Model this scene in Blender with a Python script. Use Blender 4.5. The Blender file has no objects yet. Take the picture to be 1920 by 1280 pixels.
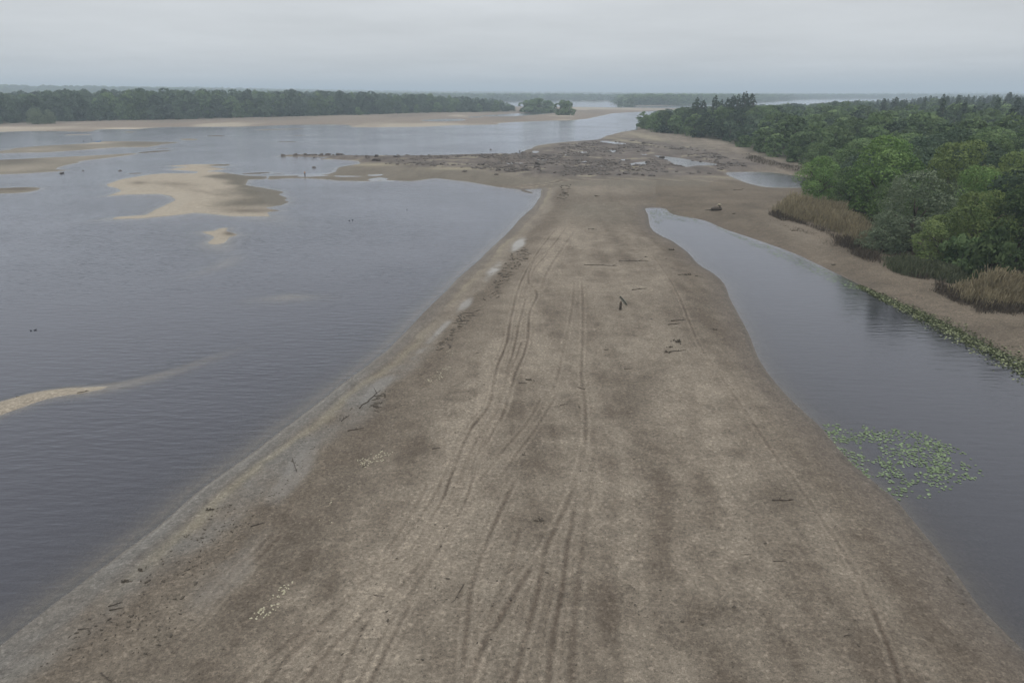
import bpy, bmesh, math, random
import numpy as np

# ------------------------------------------------------------------ camera, sky, sun, exposure
scene = bpy.context.scene
CAM_H = 25.0
F_PX = 1280.0            # focal length in pixels of a 1920 px wide picture (24 mm equivalent)
HORIZON = 176.0
PITCH = math.atan((640.0 - HORIZON) / F_PX)

cam_data = bpy.data.cameras.new('camera')
cam_data.sensor_width = 36.0
cam_data.lens = 36.0 * F_PX / 1920.0
cam_data.clip_start = 0.5
cam_data.clip_end = 40000.0
cam = bpy.data.objects.new('camera', cam_data)
cam.location = (0, 0, CAM_H)
cam.rotation_euler = (math.pi / 2 - PITCH, 0, 0)
scene.collection.objects.link(cam)
scene.camera = cam

SUN_EL, SUN_AZ = math.radians(52), math.radians(155)      # azimuth from +Y (view direction) towards +X
world = bpy.data.worlds.new('World')
scene.world = world
world.use_nodes = True
wn, wl = world.node_tree.nodes, world.node_tree.links
wn.clear()


def wnode(t, **kw):
    n = wn.new(t)
    for k, v in kw.items():
        setattr(n, k, v)
    return n


sky = wnode('ShaderNodeTexSky', sky_type='NISHITA')
sky.sun_disc = False
sky.sun_elevation = SUN_EL
sky.sun_rotation = SUN_AZ
sky.air_density = 1.0
sky.dust_density = 3.0
bg1 = wnode('ShaderNodeBackground')
bg1.inputs['Strength'].default_value = 0.08
wl.new(sky.outputs[0], bg1.inputs['Color'])
# overcast layer: even grey cloud, brighter towards the zenith as a clouded sky is, with faint streaks
tc = wnode('ShaderNodeTexCoord')
sep = wnode('ShaderNodeSeparateXYZ')
wl.new(tc.outputs['Generated'], sep.inputs[0])
up = wnode('ShaderNodeMath', operation='MAXIMUM')
up.inputs[1].default_value = 0.0
wl.new(sep.outputs['Z'], up.inputs[0])
den = wnode('ShaderNodeMath', operation='ADD')
den.inputs[1].default_value = 0.06
wl.new(up.outputs[0], den.inputs[0])
px = wnode('ShaderNodeMath', operation='DIVIDE')
py = wnode('ShaderNodeMath', operation='DIVIDE')
wl.new(sep.outputs['X'], px.inputs[0]); wl.new(den.outputs[0], px.inputs[1])
wl.new(sep.outputs['Y'], py.inputs[0]); wl.new(den.outputs[0], py.inputs[1])
cmb = wnode('ShaderNodeCombineXYZ')
wl.new(px.outputs[0], cmb.inputs[0]); wl.new(py.outputs[0], cmb.inputs[1])
cn = wnode('ShaderNodeTexNoise')
cn.inputs['Scale'].default_value = 0.32
cn.inputs['Detail'].default_value = 5.0
cn.inputs['Roughness'].default_value = 0.55
wl.new(cmb.outputs[0], cn.inputs['Vector'])
cr = wnode('ShaderNodeMapRange')
cr.inputs['From Min'].default_value = 0.3
cr.inputs['From Max'].default_value = 0.7
cr.inputs['To Min'].default_value = 0.87
cr.inputs['To Max'].default_value = 1.10
wl.new(cn.outputs['Fac'], cr.inputs['Value'])
grad = wnode('ShaderNodeMath', operation='MULTIPLY_ADD')
grad.inputs[1].default_value = 1.45
grad.inputs[2].default_value = 1.0
wl.new(up.outputs[0], grad.inputs[0])
stg = wnode('ShaderNodeMath', operation='MULTIPLY')
wl.new(grad.outputs[0], stg.inputs[0]); wl.new(cr.outputs[0], stg.inputs[1])
bg2 = wnode('ShaderNodeBackground')
bg2.inputs['Color'].default_value = (0.618, 0.634, 0.650, 1)
wl.new(stg.outputs[0], bg2.inputs['Strength'])
mixw = wnode('ShaderNodeMixShader')
mixw.inputs[0].default_value = 0.88
wl.new(bg1.outputs[0], mixw.inputs[1]); wl.new(bg2.outputs[0], mixw.inputs[2])
wout = wnode('ShaderNodeOutputWorld')
wl.new(mixw.outputs[0], wout.inputs['Surface'])

sun_data = bpy.data.lights.new('sun', 'SUN')
sun_data.energy = 0.6
sun_data.angle = math.radians(20)
sun_data.color = (1.0, 0.96, 0.9)
sun = bpy.data.objects.new('sun', sun_data)
sun.rotation_euler = (math.pi / 2 - SUN_EL, 0, math.pi - SUN_AZ)
scene.collection.objects.link(sun)

scene.view_settings.view_transform = 'Standard'
scene.view_settings.look = 'None'
scene.view_settings.gamma = 1.0
scene.view_settings.exposure = 0.08
scene.cycles.use_denoising = True
scene.cycles.max_bounces = 6
scene.cycles.diffuse_bounces = 3
scene.cycles.glossy_bounces = 3
scene.cycles.transparent_max_bounces = 8

rng = np.random.default_rng(7)
random.seed(7)
COL = scene.collection

# ------------------------------------------------------------------ helpers
CP, SP = math.cos(PITCH), math.sin(PITCH)


def px2w(u, v, z=0.0):
    """Ground point (world) seen at picture position u, v, on the level z."""
    u = np.asarray(u, float); v = np.asarray(v, float)
    a = (u - 960.0) / F_PX
    b = (640.0 - v) / F_PX
    dx, dy, dz = a, CP + b * SP, -SP + b * CP
    t = (z - CAM_H) / dz
    return dx * t, dy * t


def w2px(x, y, z):
    dz = z - CAM_H
    zc = y * CP - dz * SP
    yc = y * SP + dz * CP
    zc = np.where(np.abs(zc) < 1e-3, 1e-3, zc)
    return 960.0 + F_PX * x / zc, 640.0 - F_PX * yc / zc, zc


def _hash(ix, iy, seed):
    h = (ix.astype(np.int64) * 374761393 + iy.astype(np.int64) * 668265263 + seed * 974634777) & 0xFFFFFFFF
    h = ((h ^ (h >> 13)) * 1274126177) & 0xFFFFFFFF
    h = h ^ (h >> 16)
    return (h & 0xFFFF) / 65535.0


def vnoise(x, y, seed=0):
    ix = np.floor(x); iy = np.floor(y)
    fx = x - ix; fy = y - iy
    fx = fx * fx * (3 - 2 * fx); fy = fy * fy * (3 - 2 * fy)
    a = _hash(ix, iy, seed); b = _hash(ix + 1, iy, seed)
    c = _hash(ix, iy + 1, seed); d = _hash(ix + 1, iy + 1, seed)
    return (a + (b - a) * fx) * (1 - fy) + (c + (d - c) * fx) * fy


def fbm(x, y, scale, seed=0, octaves=4, gain=0.5):
    """-1..1"""
    s = 0; amp = 1.0; tot = 0
    for k in range(octaves):
        s = s + amp * (vnoise(x / scale + 17.3 * k, y / scale - 9.1 * k, seed + k) * 2 - 1)
        tot += amp; amp *= gain; scale *= 0.5
    return s / tot


def smooth(a, b, x):
    t = np.clip((x - a) / (b - a), 0, 1)
    return t * t * (3 - 2 * t)


def catmull(pts, n=4, closed=True):
    P = np.asarray(pts, float)
    N = len(P); out = []
    segs = N if closed else N - 1
    for i in range(segs):
        if closed:
            p0, p1, p2, p3 = P[(i - 1) % N], P[i], P[(i + 1) % N], P[(i + 2) % N]
        else:
            p0, p1, p2, p3 = P[max(i - 1, 0)], P[i], P[i + 1], P[min(i + 2, N - 1)]
        for k in range(n):
            t = k / n
            out.append(0.5 * ((2 * p1) + (-p0 + p2) * t + (2 * p0 - 5 * p1 + 4 * p2 - p3) * t * t + (-p0 + 3 * p1 - 3 * p2 + p3) * t ** 3))
    if not closed:
        out.append(P[-1])
    return np.array(out)


def poly_world(pts, sm=3, extra=None):
    P = catmull(pts, sm, closed=(extra is None)) if sm > 1 else np.asarray(pts, float)
    x, y = px2w(P[:, 0], P[:, 1])
    W = np.stack([x, y], 1)
    if extra is not None:
        W = np.vstack([W, np.asarray(extra, float)])
    return W


def signed_dist(X, Y, W, R):
    """Signed distance to the closed outline W, positive inside; -R where farther than R outside."""
    out = np.full(X.shape, -R, float)
    lo = W.min(0) - R; hi = W.max(0) + R
    m = (X > lo[0]) & (X < hi[0]) & (Y > lo[1]) & (Y < hi[1])
    if not m.any():
        return out
    x = X[m]; y = Y[m]
    d2 = np.full(x.shape, 1e18); inside = np.zeros(x.shape, bool)
    A = W; B = np.roll(W, -1, 0)
    for (ax, ay), (bx, by) in zip(A, B):
        ex, ey = bx - ax, by - ay
        l2 = ex * ex + ey * ey
        if l2 < 1e-12:
            continue
        wx = x - ax; wy = y - ay
        t = np.clip((wx * ex + wy * ey) / l2, 0, 1)
        qx = wx - t * ex; qy = wy - t * ey
        np.minimum(d2, qx * qx + qy * qy, out=d2)
        if ay != by:
            c = ((ay > y) != (by > y)) & (x < ex * (y - ay) / ey + ax)
            inside ^= c
    d = np.sqrt(d2)
    out[m] = np.where(inside, d, np.maximum(-d, -R))
    return out


def line_dist(X, Y, W, R, vals=None):
    """Distance to the open polyline W (and the value interpolated along it)."""
    out = np.full(X.shape, R, float)
    val = np.zeros(X.shape) if vals is not None else None
    lo = W.min(0) - R; hi = W.max(0) + R
    m = (X > lo[0]) & (X < hi[0]) & (Y > lo[1]) & (Y < hi[1])
    if not m.any():
        return (out, val) if vals is not None else out
    x = X[m]; y = Y[m]
    d2 = np.full(x.shape, R * R); vv = np.zeros(x.shape)
    for i in range(len(W) - 1):
        ax, ay = W[i]; bx, by = W[i + 1]
        ex, ey = bx - ax, by - ay
        l2 = ex * ex + ey * ey + 1e-12
        wx = x - ax; wy = y - ay
        t = np.clip((wx * ex + wy * ey) / l2, 0, 1)
        q = (wx - t * ex) ** 2 + (wy - t * ey) ** 2
        b = q < d2
        d2[b] = q[b]
        if vals is not None:
            vv[b] = (vals[i] + (vals[i + 1] - vals[i]) * t)[b]
    out[m] = np.sqrt(d2)
    if vals is not None:
        val[m] = vv
        return out, val
    return out


def mesh_np(name, V, F, mats=None, smooth_shade=False, attrs=None, cols=None):
    me = bpy.data.meshes.new(name)
    V = np.asarray(V, np.float32); F = np.asarray(F, np.int32)
    n, k = F.shape
    me.vertices.add(len(V)); me.vertices.foreach_set('co', V.ravel())
    me.loops.add(n * k); me.loops.foreach_set('vertex_index', F.ravel())
    me.polygons.add(n)
    me.polygons.foreach_set('loop_start', np.arange(0, n * k, k, dtype=np.int32))
    me.polygons.foreach_set('loop_total', np.full(n, k, np.int32))
    if smooth_shade:
        me.polygons.foreach_set('use_smooth', np.ones(n, bool))
    for an, av in (attrs or {}).items():
        a = me.attributes.new(an, 'FLOAT', 'POINT')
        a.data.foreach_set('value', np.asarray(av, np.float32))
    for an, av in (cols or {}).items():
        a = me.attributes.new(an, 'FLOAT_COLOR', 'POINT')
        c = np.ones((len(V), 4), np.float32); c[:, :3] = av
        a.data.foreach_set('color', c.ravel())
    for m in (mats or []):
        me.materials.append(m)
    me.update(calc_edges=True)
    return me


def link(name, me, parent=None, loc=None, rot=None, scale=None):
    o = bpy.data.objects.new(name, me)
    COL.objects.link(o)
    if parent is not None:
        o.parent = parent
    if loc is not None:
        o.location = loc
    if rot is not None:
        o.rotation_euler = rot
    if scale is not None:
        o.scale = scale
    return o


def tag(o, label=None, cat=None, group=None, kind=None):
    if label: o['label'] = label
    if cat: o['category'] = cat
    if group: o['group'] = group
    if kind: o['kind'] = kind
    return o


class Soup:
    """Collects vertices and faces (quads; triangles repeat a vertex) of one mesh."""
    def __init__(self):
        self.v = []; self.f = []; self.n = 0

    def add(self, V, F):
        V = np.asarray(V, float); F = np.asarray(F, int)
        self.v.append(V); self.f.append(F + self.n); self.n += len(V)

    def tube(self, path, radii, sides=6, caps=True):
        path = np.asarray(path, float); m = len(path)
        rings = []
        for i in range(m):
            d = path[min(i + 1, m - 1)] - path[max(i - 1, 0)]
            d = d / (np.linalg.norm(d) + 1e-9)
            a = np.cross(d, [0, 0, 1.0]) if abs(d[2]) < 0.9 else np.cross(d, [1.0, 0, 0])
            a /= np.linalg.norm(a); b = np.cross(d, a)
            th = np.linspace(0, 2 * np.pi, sides, endpoint=False)
            rings.append(path[i] + radii[i] * (np.cos(th)[:, None] * a + np.sin(th)[:, None] * b))
        V = np.vstack(rings)
        F = []
        for i in range(m - 1):
            for k in range(sides):
                k2 = (k + 1) % sides
                F.append([i * sides + k, i * sides + k2, (i + 1) * sides + k2, (i + 1) * sides + k])
        if caps:
            V = np.vstack([V, path[0], path[-1]])
            c0, c1 = m * sides, m * sides + 1
            for k in range(0, sides, 2):
                F.append([c0, (k + 2) % sides, k + 1, k])
                q = (m - 1) * sides
                F.append([c1, q + k, q + k + 1, q + (k + 2) % sides])
        self.add(V, F)

    def build(self, name, mat, smooth_shade=True):
        return mesh_np(name, np.vstack(self.v), np.vstack(self.f), [mat], smooth_shade)


# ------------------------------------------------------------------ materials
def new_mat(name):
    m = bpy.data.materials.new(name)
    m.use_nodes = True
    nt = m.node_tree
    nt.nodes.clear()
    return m, nt.nodes, nt.links


def node(ns, t, **kw):
    n = ns.new(t)
    for k, v in kw.items():
        setattr(n, k, v)
    return n


def noise_node(ns, ls, scale, detail=3.0, rough=0.55, vec=None):
    n = node(ns, 'ShaderNodeTexNoise')
    n.inputs['Scale'].default_value = scale
    n.inputs['Detail'].default_value = detail
    n.inputs['Roughness'].default_value = rough
    if vec is not None:
        ls.new(vec, n.inputs['Vector'])
    return n


def maprange(ns, ls, val, a, b, c, d):
    n = node(ns, 'ShaderNodeMapRange')
    for k, v in zip(('From Min', 'From Max', 'To Min', 'To Max'), (a, b, c, d)):
        n.inputs[k].default_value = v
    ls.new(val, n.inputs['Value'])
    return n.outputs[0]


def math_node(ns, ls, op, a, b):
    n = node(ns, 'ShaderNodeMath', operation=op)
    for i, q in enumerate((a, b)):
        if isinstance(q, (int, float)):
            n.inputs[i].default_value = q
        else:
            ls.new(q, n.inputs[i])
    return n.outputs[0]


def sand_material():
    m, ns, ls = new_mat('sand')
    tcn = node(ns, 'ShaderNodeTexCoord')
    co = tcn.outputs['Object']
    col = node(ns, 'ShaderNodeAttribute', attribute_name='col')
    wet = node(ns, 'ShaderNodeAttribute', attribute_name='wet')
    rough = node(ns, 'ShaderNodeAttribute', attribute_name='grit')
    n1 = noise_node(ns, ls, 0.9, 7, 0.72, co)      # metre patches
    n2 = noise_node(ns, ls, 5.0, 5, 0.75, co)      # hand-sized flecks
    n3 = noise_node(ns, ls, 19.0, 3, 0.7, co)
    a = maprange(ns, ls, n1.outputs['Fac'], 0.3, 0.7, 0.80, 1.18)
    b = maprange(ns, ls, n2.outputs['Fac'], 0.28, 0.72, 0.55, 1.45)
    c = maprange(ns, ls, n3.outputs['Fac'], 0.3, 0.7, 0.70, 1.30)
    k = math_node(ns, ls, 'MULTIPLY', math_node(ns, ls, 'MULTIPLY', a, b), c)
    n4 = noise_node(ns, ls, 3.4, 3, 0.7, co)       # pale dried crusts
    k = math_node(ns, ls, 'ADD', k, maprange(ns, ls, n4.outputs['Fac'], 0.56, 0.63, 0.0, 0.42))
    n5 = noise_node(ns, ls, 6.5, 3, 0.7, co)       # dark damp specks
    k = math_node(ns, ls, 'SUBTRACT', k, maprange(ns, ls, n5.outputs['Fac'], 0.60, 0.66, 0.0, 0.36))
    # wet sand is smoother in tone
    inv = math_node(ns, ls, 'SUBTRACT', 1.0, math_node(ns, ls, 'MULTIPLY', wet.outputs['Fac'], 0.65))
    kk = math_node(ns, ls, 'ADD', math_node(ns, ls, 'MULTIPLY', math_node(ns, ls, 'SUBTRACT', k, 1.0), inv), 1.0)
    mul = node(ns, 'ShaderNodeVectorMath', operation='SCALE')
    ls.new(col.outputs['Color'], mul.inputs[0]); ls.new(kk, mul.inputs['Scale'])
    bs = node(ns, 'ShaderNodeBsdfPrincipled')
    ls.new(mul.outputs[0], bs.inputs['Base Color'])
    ls.new(maprange(ns, ls, wet.outputs['Fac'], 0.0, 1.0, 0.95, 0.30), bs.inputs['Roughness'])
    ls.new(maprange(ns, ls, wet.outputs['Fac'], 0.0, 1.0, 0.15, 0.55), bs.inputs['Specular IOR Level'])
    h = math_node(ns, ls, 'ADD', math_node(ns, ls, 'MULTIPLY', n2.outputs['Fac'], 0.10), math_node(ns, ls, 'MULTIPLY', n3.outputs['Fac'], 0.035))
    h = math_node(ns, ls, 'MULTIPLY', h, rough.outputs['Fac'])
    bp = node(ns, 'ShaderNodeBump')
    bp.inputs['Strength'].default_value = 0.7
    bp.inputs['Distance'].default_value = 1.0
    ls.new(h, bp.inputs['Height']); ls.new(bp.outputs[0], bs.inputs['Normal'])
    out = node(ns, 'ShaderNodeOutputMaterial')
    ls.new(bs.outputs[0], out.inputs['Surface'])
    return m


def water_material(name, murk, wave, clear=2.6, fine=1.0, gloss=1.0):
    m, ns, ls = new_mat(name)
    tcn = node(ns, 'ShaderNodeTexCoord')
    mp = node(ns, 'ShaderNodeMapping')
    mp.inputs['Rotation'].default_value = (0, 0, math.radians(24))
    mp.inputs['Scale'].default_value = (0.34, 1.25, 1)
    ls.new(tcn.outputs['Object'], mp.inputs['Vector'])
    w1 = noise_node(ns, ls, 1.25, 2, 0.5, mp.outputs[0])
    w2 = noise_node(ns, ls, 0.12, 3, 0.5, mp.outputs[0])
    w3 = noise_node(ns, ls, 3.0 * fine, 2, 0.5, mp.outputs[0])
    # gusts: patches with more and with less ripple
    gu = noise_node(ns, ls, 0.02, 3, 0.55, tcn.outputs['Object'])
    g = maprange(ns, ls, gu.outputs['Fac'], 0.35, 0.65, 0.45, 1.25)
    h = math_node(ns, ls, 'ADD', math_node(ns, ls, 'MULTIPLY', w1.outputs['Fac'], 0.50 * wave),
                  math_node(ns, ls, 'ADD', math_node(ns, ls, 'MULTIPLY', w2.outputs['Fac'], 0.4 * wave), math_node(ns, ls, 'MULTIPLY', w3.outputs['Fac'], 0.10 * wave)))
    h = math_node(ns, ls, 'MULTIPLY', h, g)
    bp = node(ns, 'ShaderNodeBump')
    bp.inputs['Strength'].default_value = 1.0
    bp.inputs['Distance'].default_value = 1.0
    ls.new(h, bp.inputs['Height'])
    dep = node(ns, 'ShaderNodeAttribute', attribute_name='depth')
    ex = math_node(ns, ls, 'POWER', 2.71828, math_node(ns, ls, 'MULTIPLY', dep.outputs['Fac'], -clear))
    op = math_node(ns, ls, 'SUBTRACT', 1.0, ex)
    tr = node(ns, 'ShaderNodeBsdfTransparent')
    tr.inputs['Color'].default_value = (0.86, 0.85, 0.80, 1)
    df = node(ns, 'ShaderNodeBsdfDiffuse')
    mc = noise_node(ns, ls, 0.015, 3, 0.5, tcn.outputs['Object'])
    rp = node(ns, 'ShaderNodeMix', data_type='RGBA')
    rp.inputs[6].default_value = (murk[0] * 0.85, murk[1] * 0.9, murk[2] * 0.95, 1)
    rp.inputs[7].default_value = (murk[0] * 1.15, murk[1] * 1.1, murk[2] * 1.05, 1)
    ls.new(mc.outputs['Fac'], rp.inputs[0])
    ls.new(rp.outputs[2], df.inputs['Color'])
    body = node(ns, 'ShaderNodeMixShader')
    ls.new(op, body.inputs[0]); ls.new(tr.outputs[0], body.inputs[1]); ls.new(df.outputs[0], body.inputs[2])
    gl = node(ns, 'ShaderNodeBsdfGlossy')
    gl.inputs['Roughness'].default_value = 0.12
    gl.inputs['Color'].default_value = (0.94 * gloss, 0.95 * gloss, gloss, 1)
    ls.new(bp.outputs[0], gl.inputs['Normal'])
    fr = node(ns, 'ShaderNodeFresnel')
    fr.inputs['IOR'].default_value = 1.55
    ls.new(bp.outputs[0], fr.inputs['Normal'])
    mx = node(ns, 'ShaderNodeMixShader')
    ls.new(fr.outputs[0], mx.inputs[0]); ls.new(body.outputs[0], mx.inputs[1]); ls.new(gl.outputs[0], mx.inputs[2])
    out = node(ns, 'ShaderNodeOutputMaterial')
    ls.new(mx.outputs[0], out.inputs['Surface'])
    return m


def leaf_material(name, c1, c2, hue_var=0.25, transl=0.3):
    m, ns, ls = new_mat(name)
    at = node(ns, 'ShaderNodeAttribute', attribute_name='var')
    oi = node(ns, 'ShaderNodeObjectInfo')
    mix = node(ns, 'ShaderNodeMix', data_type='RGBA')
    mix.inputs[6].default_value = (*c1, 1); mix.inputs[7].default_value = (*c2, 1)
    ls.new(at.outputs['Fac'], mix.inputs[0])
    k = maprange(ns, ls, oi.outputs['Random'], 0, 1, 1 - hue_var, 1 + hue_var)
    mul = node(ns, 'ShaderNodeVectorMath', operation='SCALE')
    ls.new(mix.outputs[2], mul.inputs[0]); ls.new(k, mul.inputs['Scale'])
    d = node(ns, 'ShaderNodeBsdfDiffuse')
    t = node(ns, 'ShaderNodeBsdfTranslucent')
    ls.new(mul.outputs[0], d.inputs['Color']); ls.new(mul.outputs[0], t.inputs['Color'])
    mx = node(ns, 'ShaderNodeMixShader')
    mx.inputs[0].default_value = transl
    ls.new(d.outputs[0], mx.inputs[1]); ls.new(t.outputs[0], mx.inputs[2])
    out = node(ns, 'ShaderNodeOutputMaterial')
    ls.new(mx.outputs[0], out.inputs['Surface'])
    return m


def plain_material(name, c1, c2, scale=3.0, rough=0.85, bump=0.0, stretch=(1, 1, 1)):
    m, ns, ls = new_mat(name)
    tcn = node(ns, 'ShaderNodeTexCoord')
    mp = node(ns, 'ShaderNodeMapping')
    mp.inputs['Scale'].default_value = stretch
    ls.new(tcn.outputs['Object'], mp.inputs['Vector'])
    n = noise_node(ns, ls, scale, 4, 0.6, mp.outputs[0])
    mix = node(ns, 'ShaderNodeMix', data_type='RGBA')
    mix.inputs[6].default_value = (*c1, 1); mix.inputs[7].default_value = (*c2, 1)
    ls.new(maprange(ns, ls, n.outputs['Fac'], 0.3, 0.7, 0, 1), mix.inputs[0])
    bs = node(ns, 'ShaderNodeBsdfPrincipled')
    bs.inputs['Roughness'].default_value = rough
    bs.inputs['Specular IOR Level'].default_value = 0.25
    ls.new(mix.outputs[2], bs.inputs['Base Color'])
    if bump:
        bp = node(ns, 'ShaderNodeBump')
        bp.inputs['Strength'].default_value = bump
        bp.inputs['Distance'].default_value = 0.1
        ls.new(n.outputs['Fac'], bp.inputs['Height']); ls.new(bp.outputs[0], bs.inputs['Normal'])
    out = node(ns, 'ShaderNodeOutputMaterial')
    ls.new(bs.outputs[0], out.inputs['Surface'])
    return m


M_SAND = sand_material()
M_RIVER = water_material('river_water', (0.020, 0.019, 0.027), 0.25, clear=4.0, fine=1.0)
M_CALM = water_material('calm_water', (0.020, 0.019, 0.025), 0.08, clear=2.2, fine=1.8)
M_ROCK = plain_material('rock', (0.055, 0.047, 0.041), (0.13, 0.112, 0.098), 2.5, 0.8, 0.6)
M_RUBBLE = plain_material('rubble', (0.07, 0.06, 0.052), (0.155, 0.134, 0.116), 1.2, 0.85, 0.5)
M_WOOD = plain_material('driftwood', (0.035, 0.028, 0.022), (0.10, 0.082, 0.065), 4, 0.9, 0.5)
M_GREYWOOD = plain_material('grey_driftwood', (0.13, 0.13, 0.11), (0.26, 0.25, 0.21), 6, 0.9, 0.4)
M_BARK = plain_material('bark', (0.045, 0.036, 0.028), (0.11, 0.09, 0.07), 5, 0.95, 0.5, (1, 1, 0.2))
M_WEED = plain_material('weed', (0.042, 0.035, 0.027), (0.10, 0.084, 0.064), 6, 0.9)
M_SHELL = plain_material('shell', (0.30, 0.275, 0.18), (0.50, 0.46, 0.34), 9, 0.6)
L_BROAD = leaf_material('leaf_broad', (0.070, 0.110, 0.050), (0.165, 0.222, 0.100), 0.35)
L_BRIGHT = leaf_material('leaf_bright', (0.100, 0.172, 0.056), (0.205, 0.298, 0.105), 0.1)
L_WILLOW = leaf_material('leaf_willow', (0.112, 0.145, 0.088), (0.215, 0.252, 0.165), 0.15)
L_OLIVE = leaf_material('leaf_olive', (0.105, 0.145, 0.054), (0.205, 0.248, 0.100), 0.15)
L_DARK = leaf_material('leaf_dark', (0.052, 0.078, 0.052), (0.112, 0.150, 0.096), 0.3)
L_POPLAR = leaf_material('leaf_poplar', (0.040, 0.060, 0.034), (0.085, 0.112, 0.060), 0.15)
L_REED = leaf_material('leaf_reed', (0.165, 0.139, 0.088), (0.345, 0.295, 0.190), 0.0)
L_DEADREED_SHADE = leaf_material('leaf_dead_reed_shade', (0.048, 0.040, 0.032), (0.125, 0.102, 0.076), 0.0, 0.1)  # dead stalk brown; also carries the painted shade at the reed beds' foot
L_GRASS = leaf_material('leaf_sedge', (0.065, 0.078, 0.045), (0.145, 0.155, 0.095), 0.0)
L_PAD = leaf_material('leaf_lily', (0.115, 0.155, 0.082), (0.225, 0.280, 0.165), 0.35, 0.05)
L_PADDARK = leaf_material('leaf_lily_bank', (0.026, 0.034, 0.015), (0.30, 0.32, 0.19), 0.0, 0.05)

# ------------------------------------------------------------------ the lie of the land (outlines traced as places on the ground)
SPIT_LEFT = [(-300, 1450), (-100, 1288), (0, 1210), (100, 1132), (200, 1057), (300, 983), (380, 915), (460, 857), (547, 793), (640, 722), (723, 657),
             (773, 607), (820, 560), (853, 527), (887, 497), (947, 440), (975, 412), (1000, 388), (1013, 368), (1015, 354), (977, 356), (930, 350),
             (877, 341), (817, 334), (790, 338), (767, 340), (720, 338), (693, 340), (633, 339), (600, 336), (567, 334), (533, 334.5), (513, 336)]
BAR = [(467, 337), (460, 347), (497, 353), (533, 360), (523, 365), (540, 372), (533, 375), (543, 379), (527, 385), (497, 390), (528, 395), (500, 398),
       (507, 406), (433, 406), (400, 402), (367, 399), (317, 405), (260, 410), (207, 411), (220, 406), (273, 403), (287, 395), (313, 383), (328, 375),
       (320, 368), (300, 364), (240, 365), (200, 368), (227, 358), (220, 353), (203, 350), (200, 346), (227, 336), (283, 327), (307, 325), (370, 325),
       (370, 322), (313, 318), (353, 313), (307, 312), (360, 308), (430, 308), (430, 311), (393, 312), (427, 317), (390, 321), (420, 323.5), (457, 329),
       (480, 330.5)]
SPIT_NORTH = [(513, 330.5), (545, 329.5), (580, 329), (617, 326.5), (630, 322), (633, 315), (643, 312), (677, 307), (673, 302), (633, 299), (600, 298.5),
              (617, 294.5), (523, 293.5), (533, 290.5), (583, 289.5), (633, 291.5), (700, 292), (760, 292), (833, 290.5), (913, 288.5), (977, 288.5),
              (984, 283), (1007, 273), (1053, 267), (1120, 262), (1134, 256), (1164, 247.5), (1191, 244), (1198, 238), (1204, 224), (1225, 215),
              (1300, 208.5), (1450, 203), (1600, 199.5), (1800, 196.5), (2300, 193), (2900, 193)]
BACK = [(3500, 700), (3500, -150), (-80, -150), (-60, -20), (-48, 4)]
main_px = np.vstack([catmull(SPIT_LEFT[:19], 4, False), np.array(SPIT_LEFT[19:] + BAR + SPIT_NORTH, float)])
mx_, my_ = px2w(main_px[:, 0], main_px[:, 1])
MAIN = np.vstack([np.stack([mx_, my_], 1), np.array(BACK, float)])
bar_px = np.array(BAR + [(500, 331), (500, 336)], float)
BARW = np.stack(px2w(bar_px[:, 0], bar_px[:, 1]), 1)

CHANNEL = [(1210, 391), (1227, 389.5), (1249, 392), (1262, 402), (1320, 413), (1355, 428), (1396, 442), (1437, 456), (1492, 476), (1526, 492), (1563, 510),
           (1613, 534), (1661, 557), (1717, 580), (1779, 607), (1844, 640), (1920, 680), (2040, 745), (2250, 860), (2700, 1100), (2700, 1500), (2300, 1650),
           (2080, 1400), (2000, 1300), (1920, 1220), (1837, 1137), (1800, 1086), (1765, 1040), (1730, 998), (1707, 970), (1680, 938), (1640, 905),
           (1600, 870), (1570, 838), (1537, 800), (1497, 763), (1453, 717), (1423, 673), (1408, 635), (1385, 590), (1369, 560), (1358, 532), (1338, 513),
           (1310, 496), (1290, 474), (1262, 453), (1236, 440), (1220, 426), (1215, 402)]
CHAN_W = poly_world(CHANNEL, 3)
POND_W = poly_world([(1361, 325.5), (1383, 323), (1443, 323.5), (1500, 331), (1540, 336), (1520, 350), (1476, 352), (1437, 351), (1410, 346), (1386, 338)], 3)
POOLS = [[(1221, 291), (1246, 293), (1284, 298), (1310, 303), (1344, 307), (1340, 310), (1305, 311), (1290, 313), (1270, 311), (1257, 303), (1240, 297)],
         [(1120, 265.5), (1140, 264), (1175, 270), (1160, 271), (1135, 268)], [(1140, 281.5), (1158, 282), (1152, 286), (1144, 285)],
         [(1180, 308), (1200, 304), (1220, 303.5), (1212, 308), (1195, 310)], [(1088, 303), (1106, 302), (1100, 305), (1090, 305)],
         [(1005, 297.5), (1033, 300), (1030, 301.5), (1008, 299.5)], [(1126, 311), (1138, 309.5), (1138, 313), (1127, 314)],
         [(1149, 308), (1158, 307.5), (1157, 310), (1150, 310.5)], [(1000, 283), (1010, 284), (1006, 287), (998, 287)],
         [(1165, 299), (1176, 299), (1174, 301), (1166, 301)], [(1201, 289), (1214, 289.5), (1213, 291), (1202, 291)],
         [(628, 329.5), (682, 330.3), (660, 331.8), (632, 331.6)], [(691, 328), (718, 326.5), (712, 329.5), (694, 330)],
         [(692, 336), (712, 333), (732, 336), (710, 338), (695, 339)], [(560, 329.4), (600, 328.2), (620, 329.3), (585, 331.6), (562, 331.6)],
         [(1085, 285), (1100, 284), (1098, 286.5), (1088, 287)], [(935, 306), (975, 305.3), (978, 307), (940, 307.3)], [(1060, 290), (1075, 290.5), (1070, 292), (1058, 291.5)]]
POOLS_W = [poly_world(p, 2) for p in POOLS]
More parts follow.
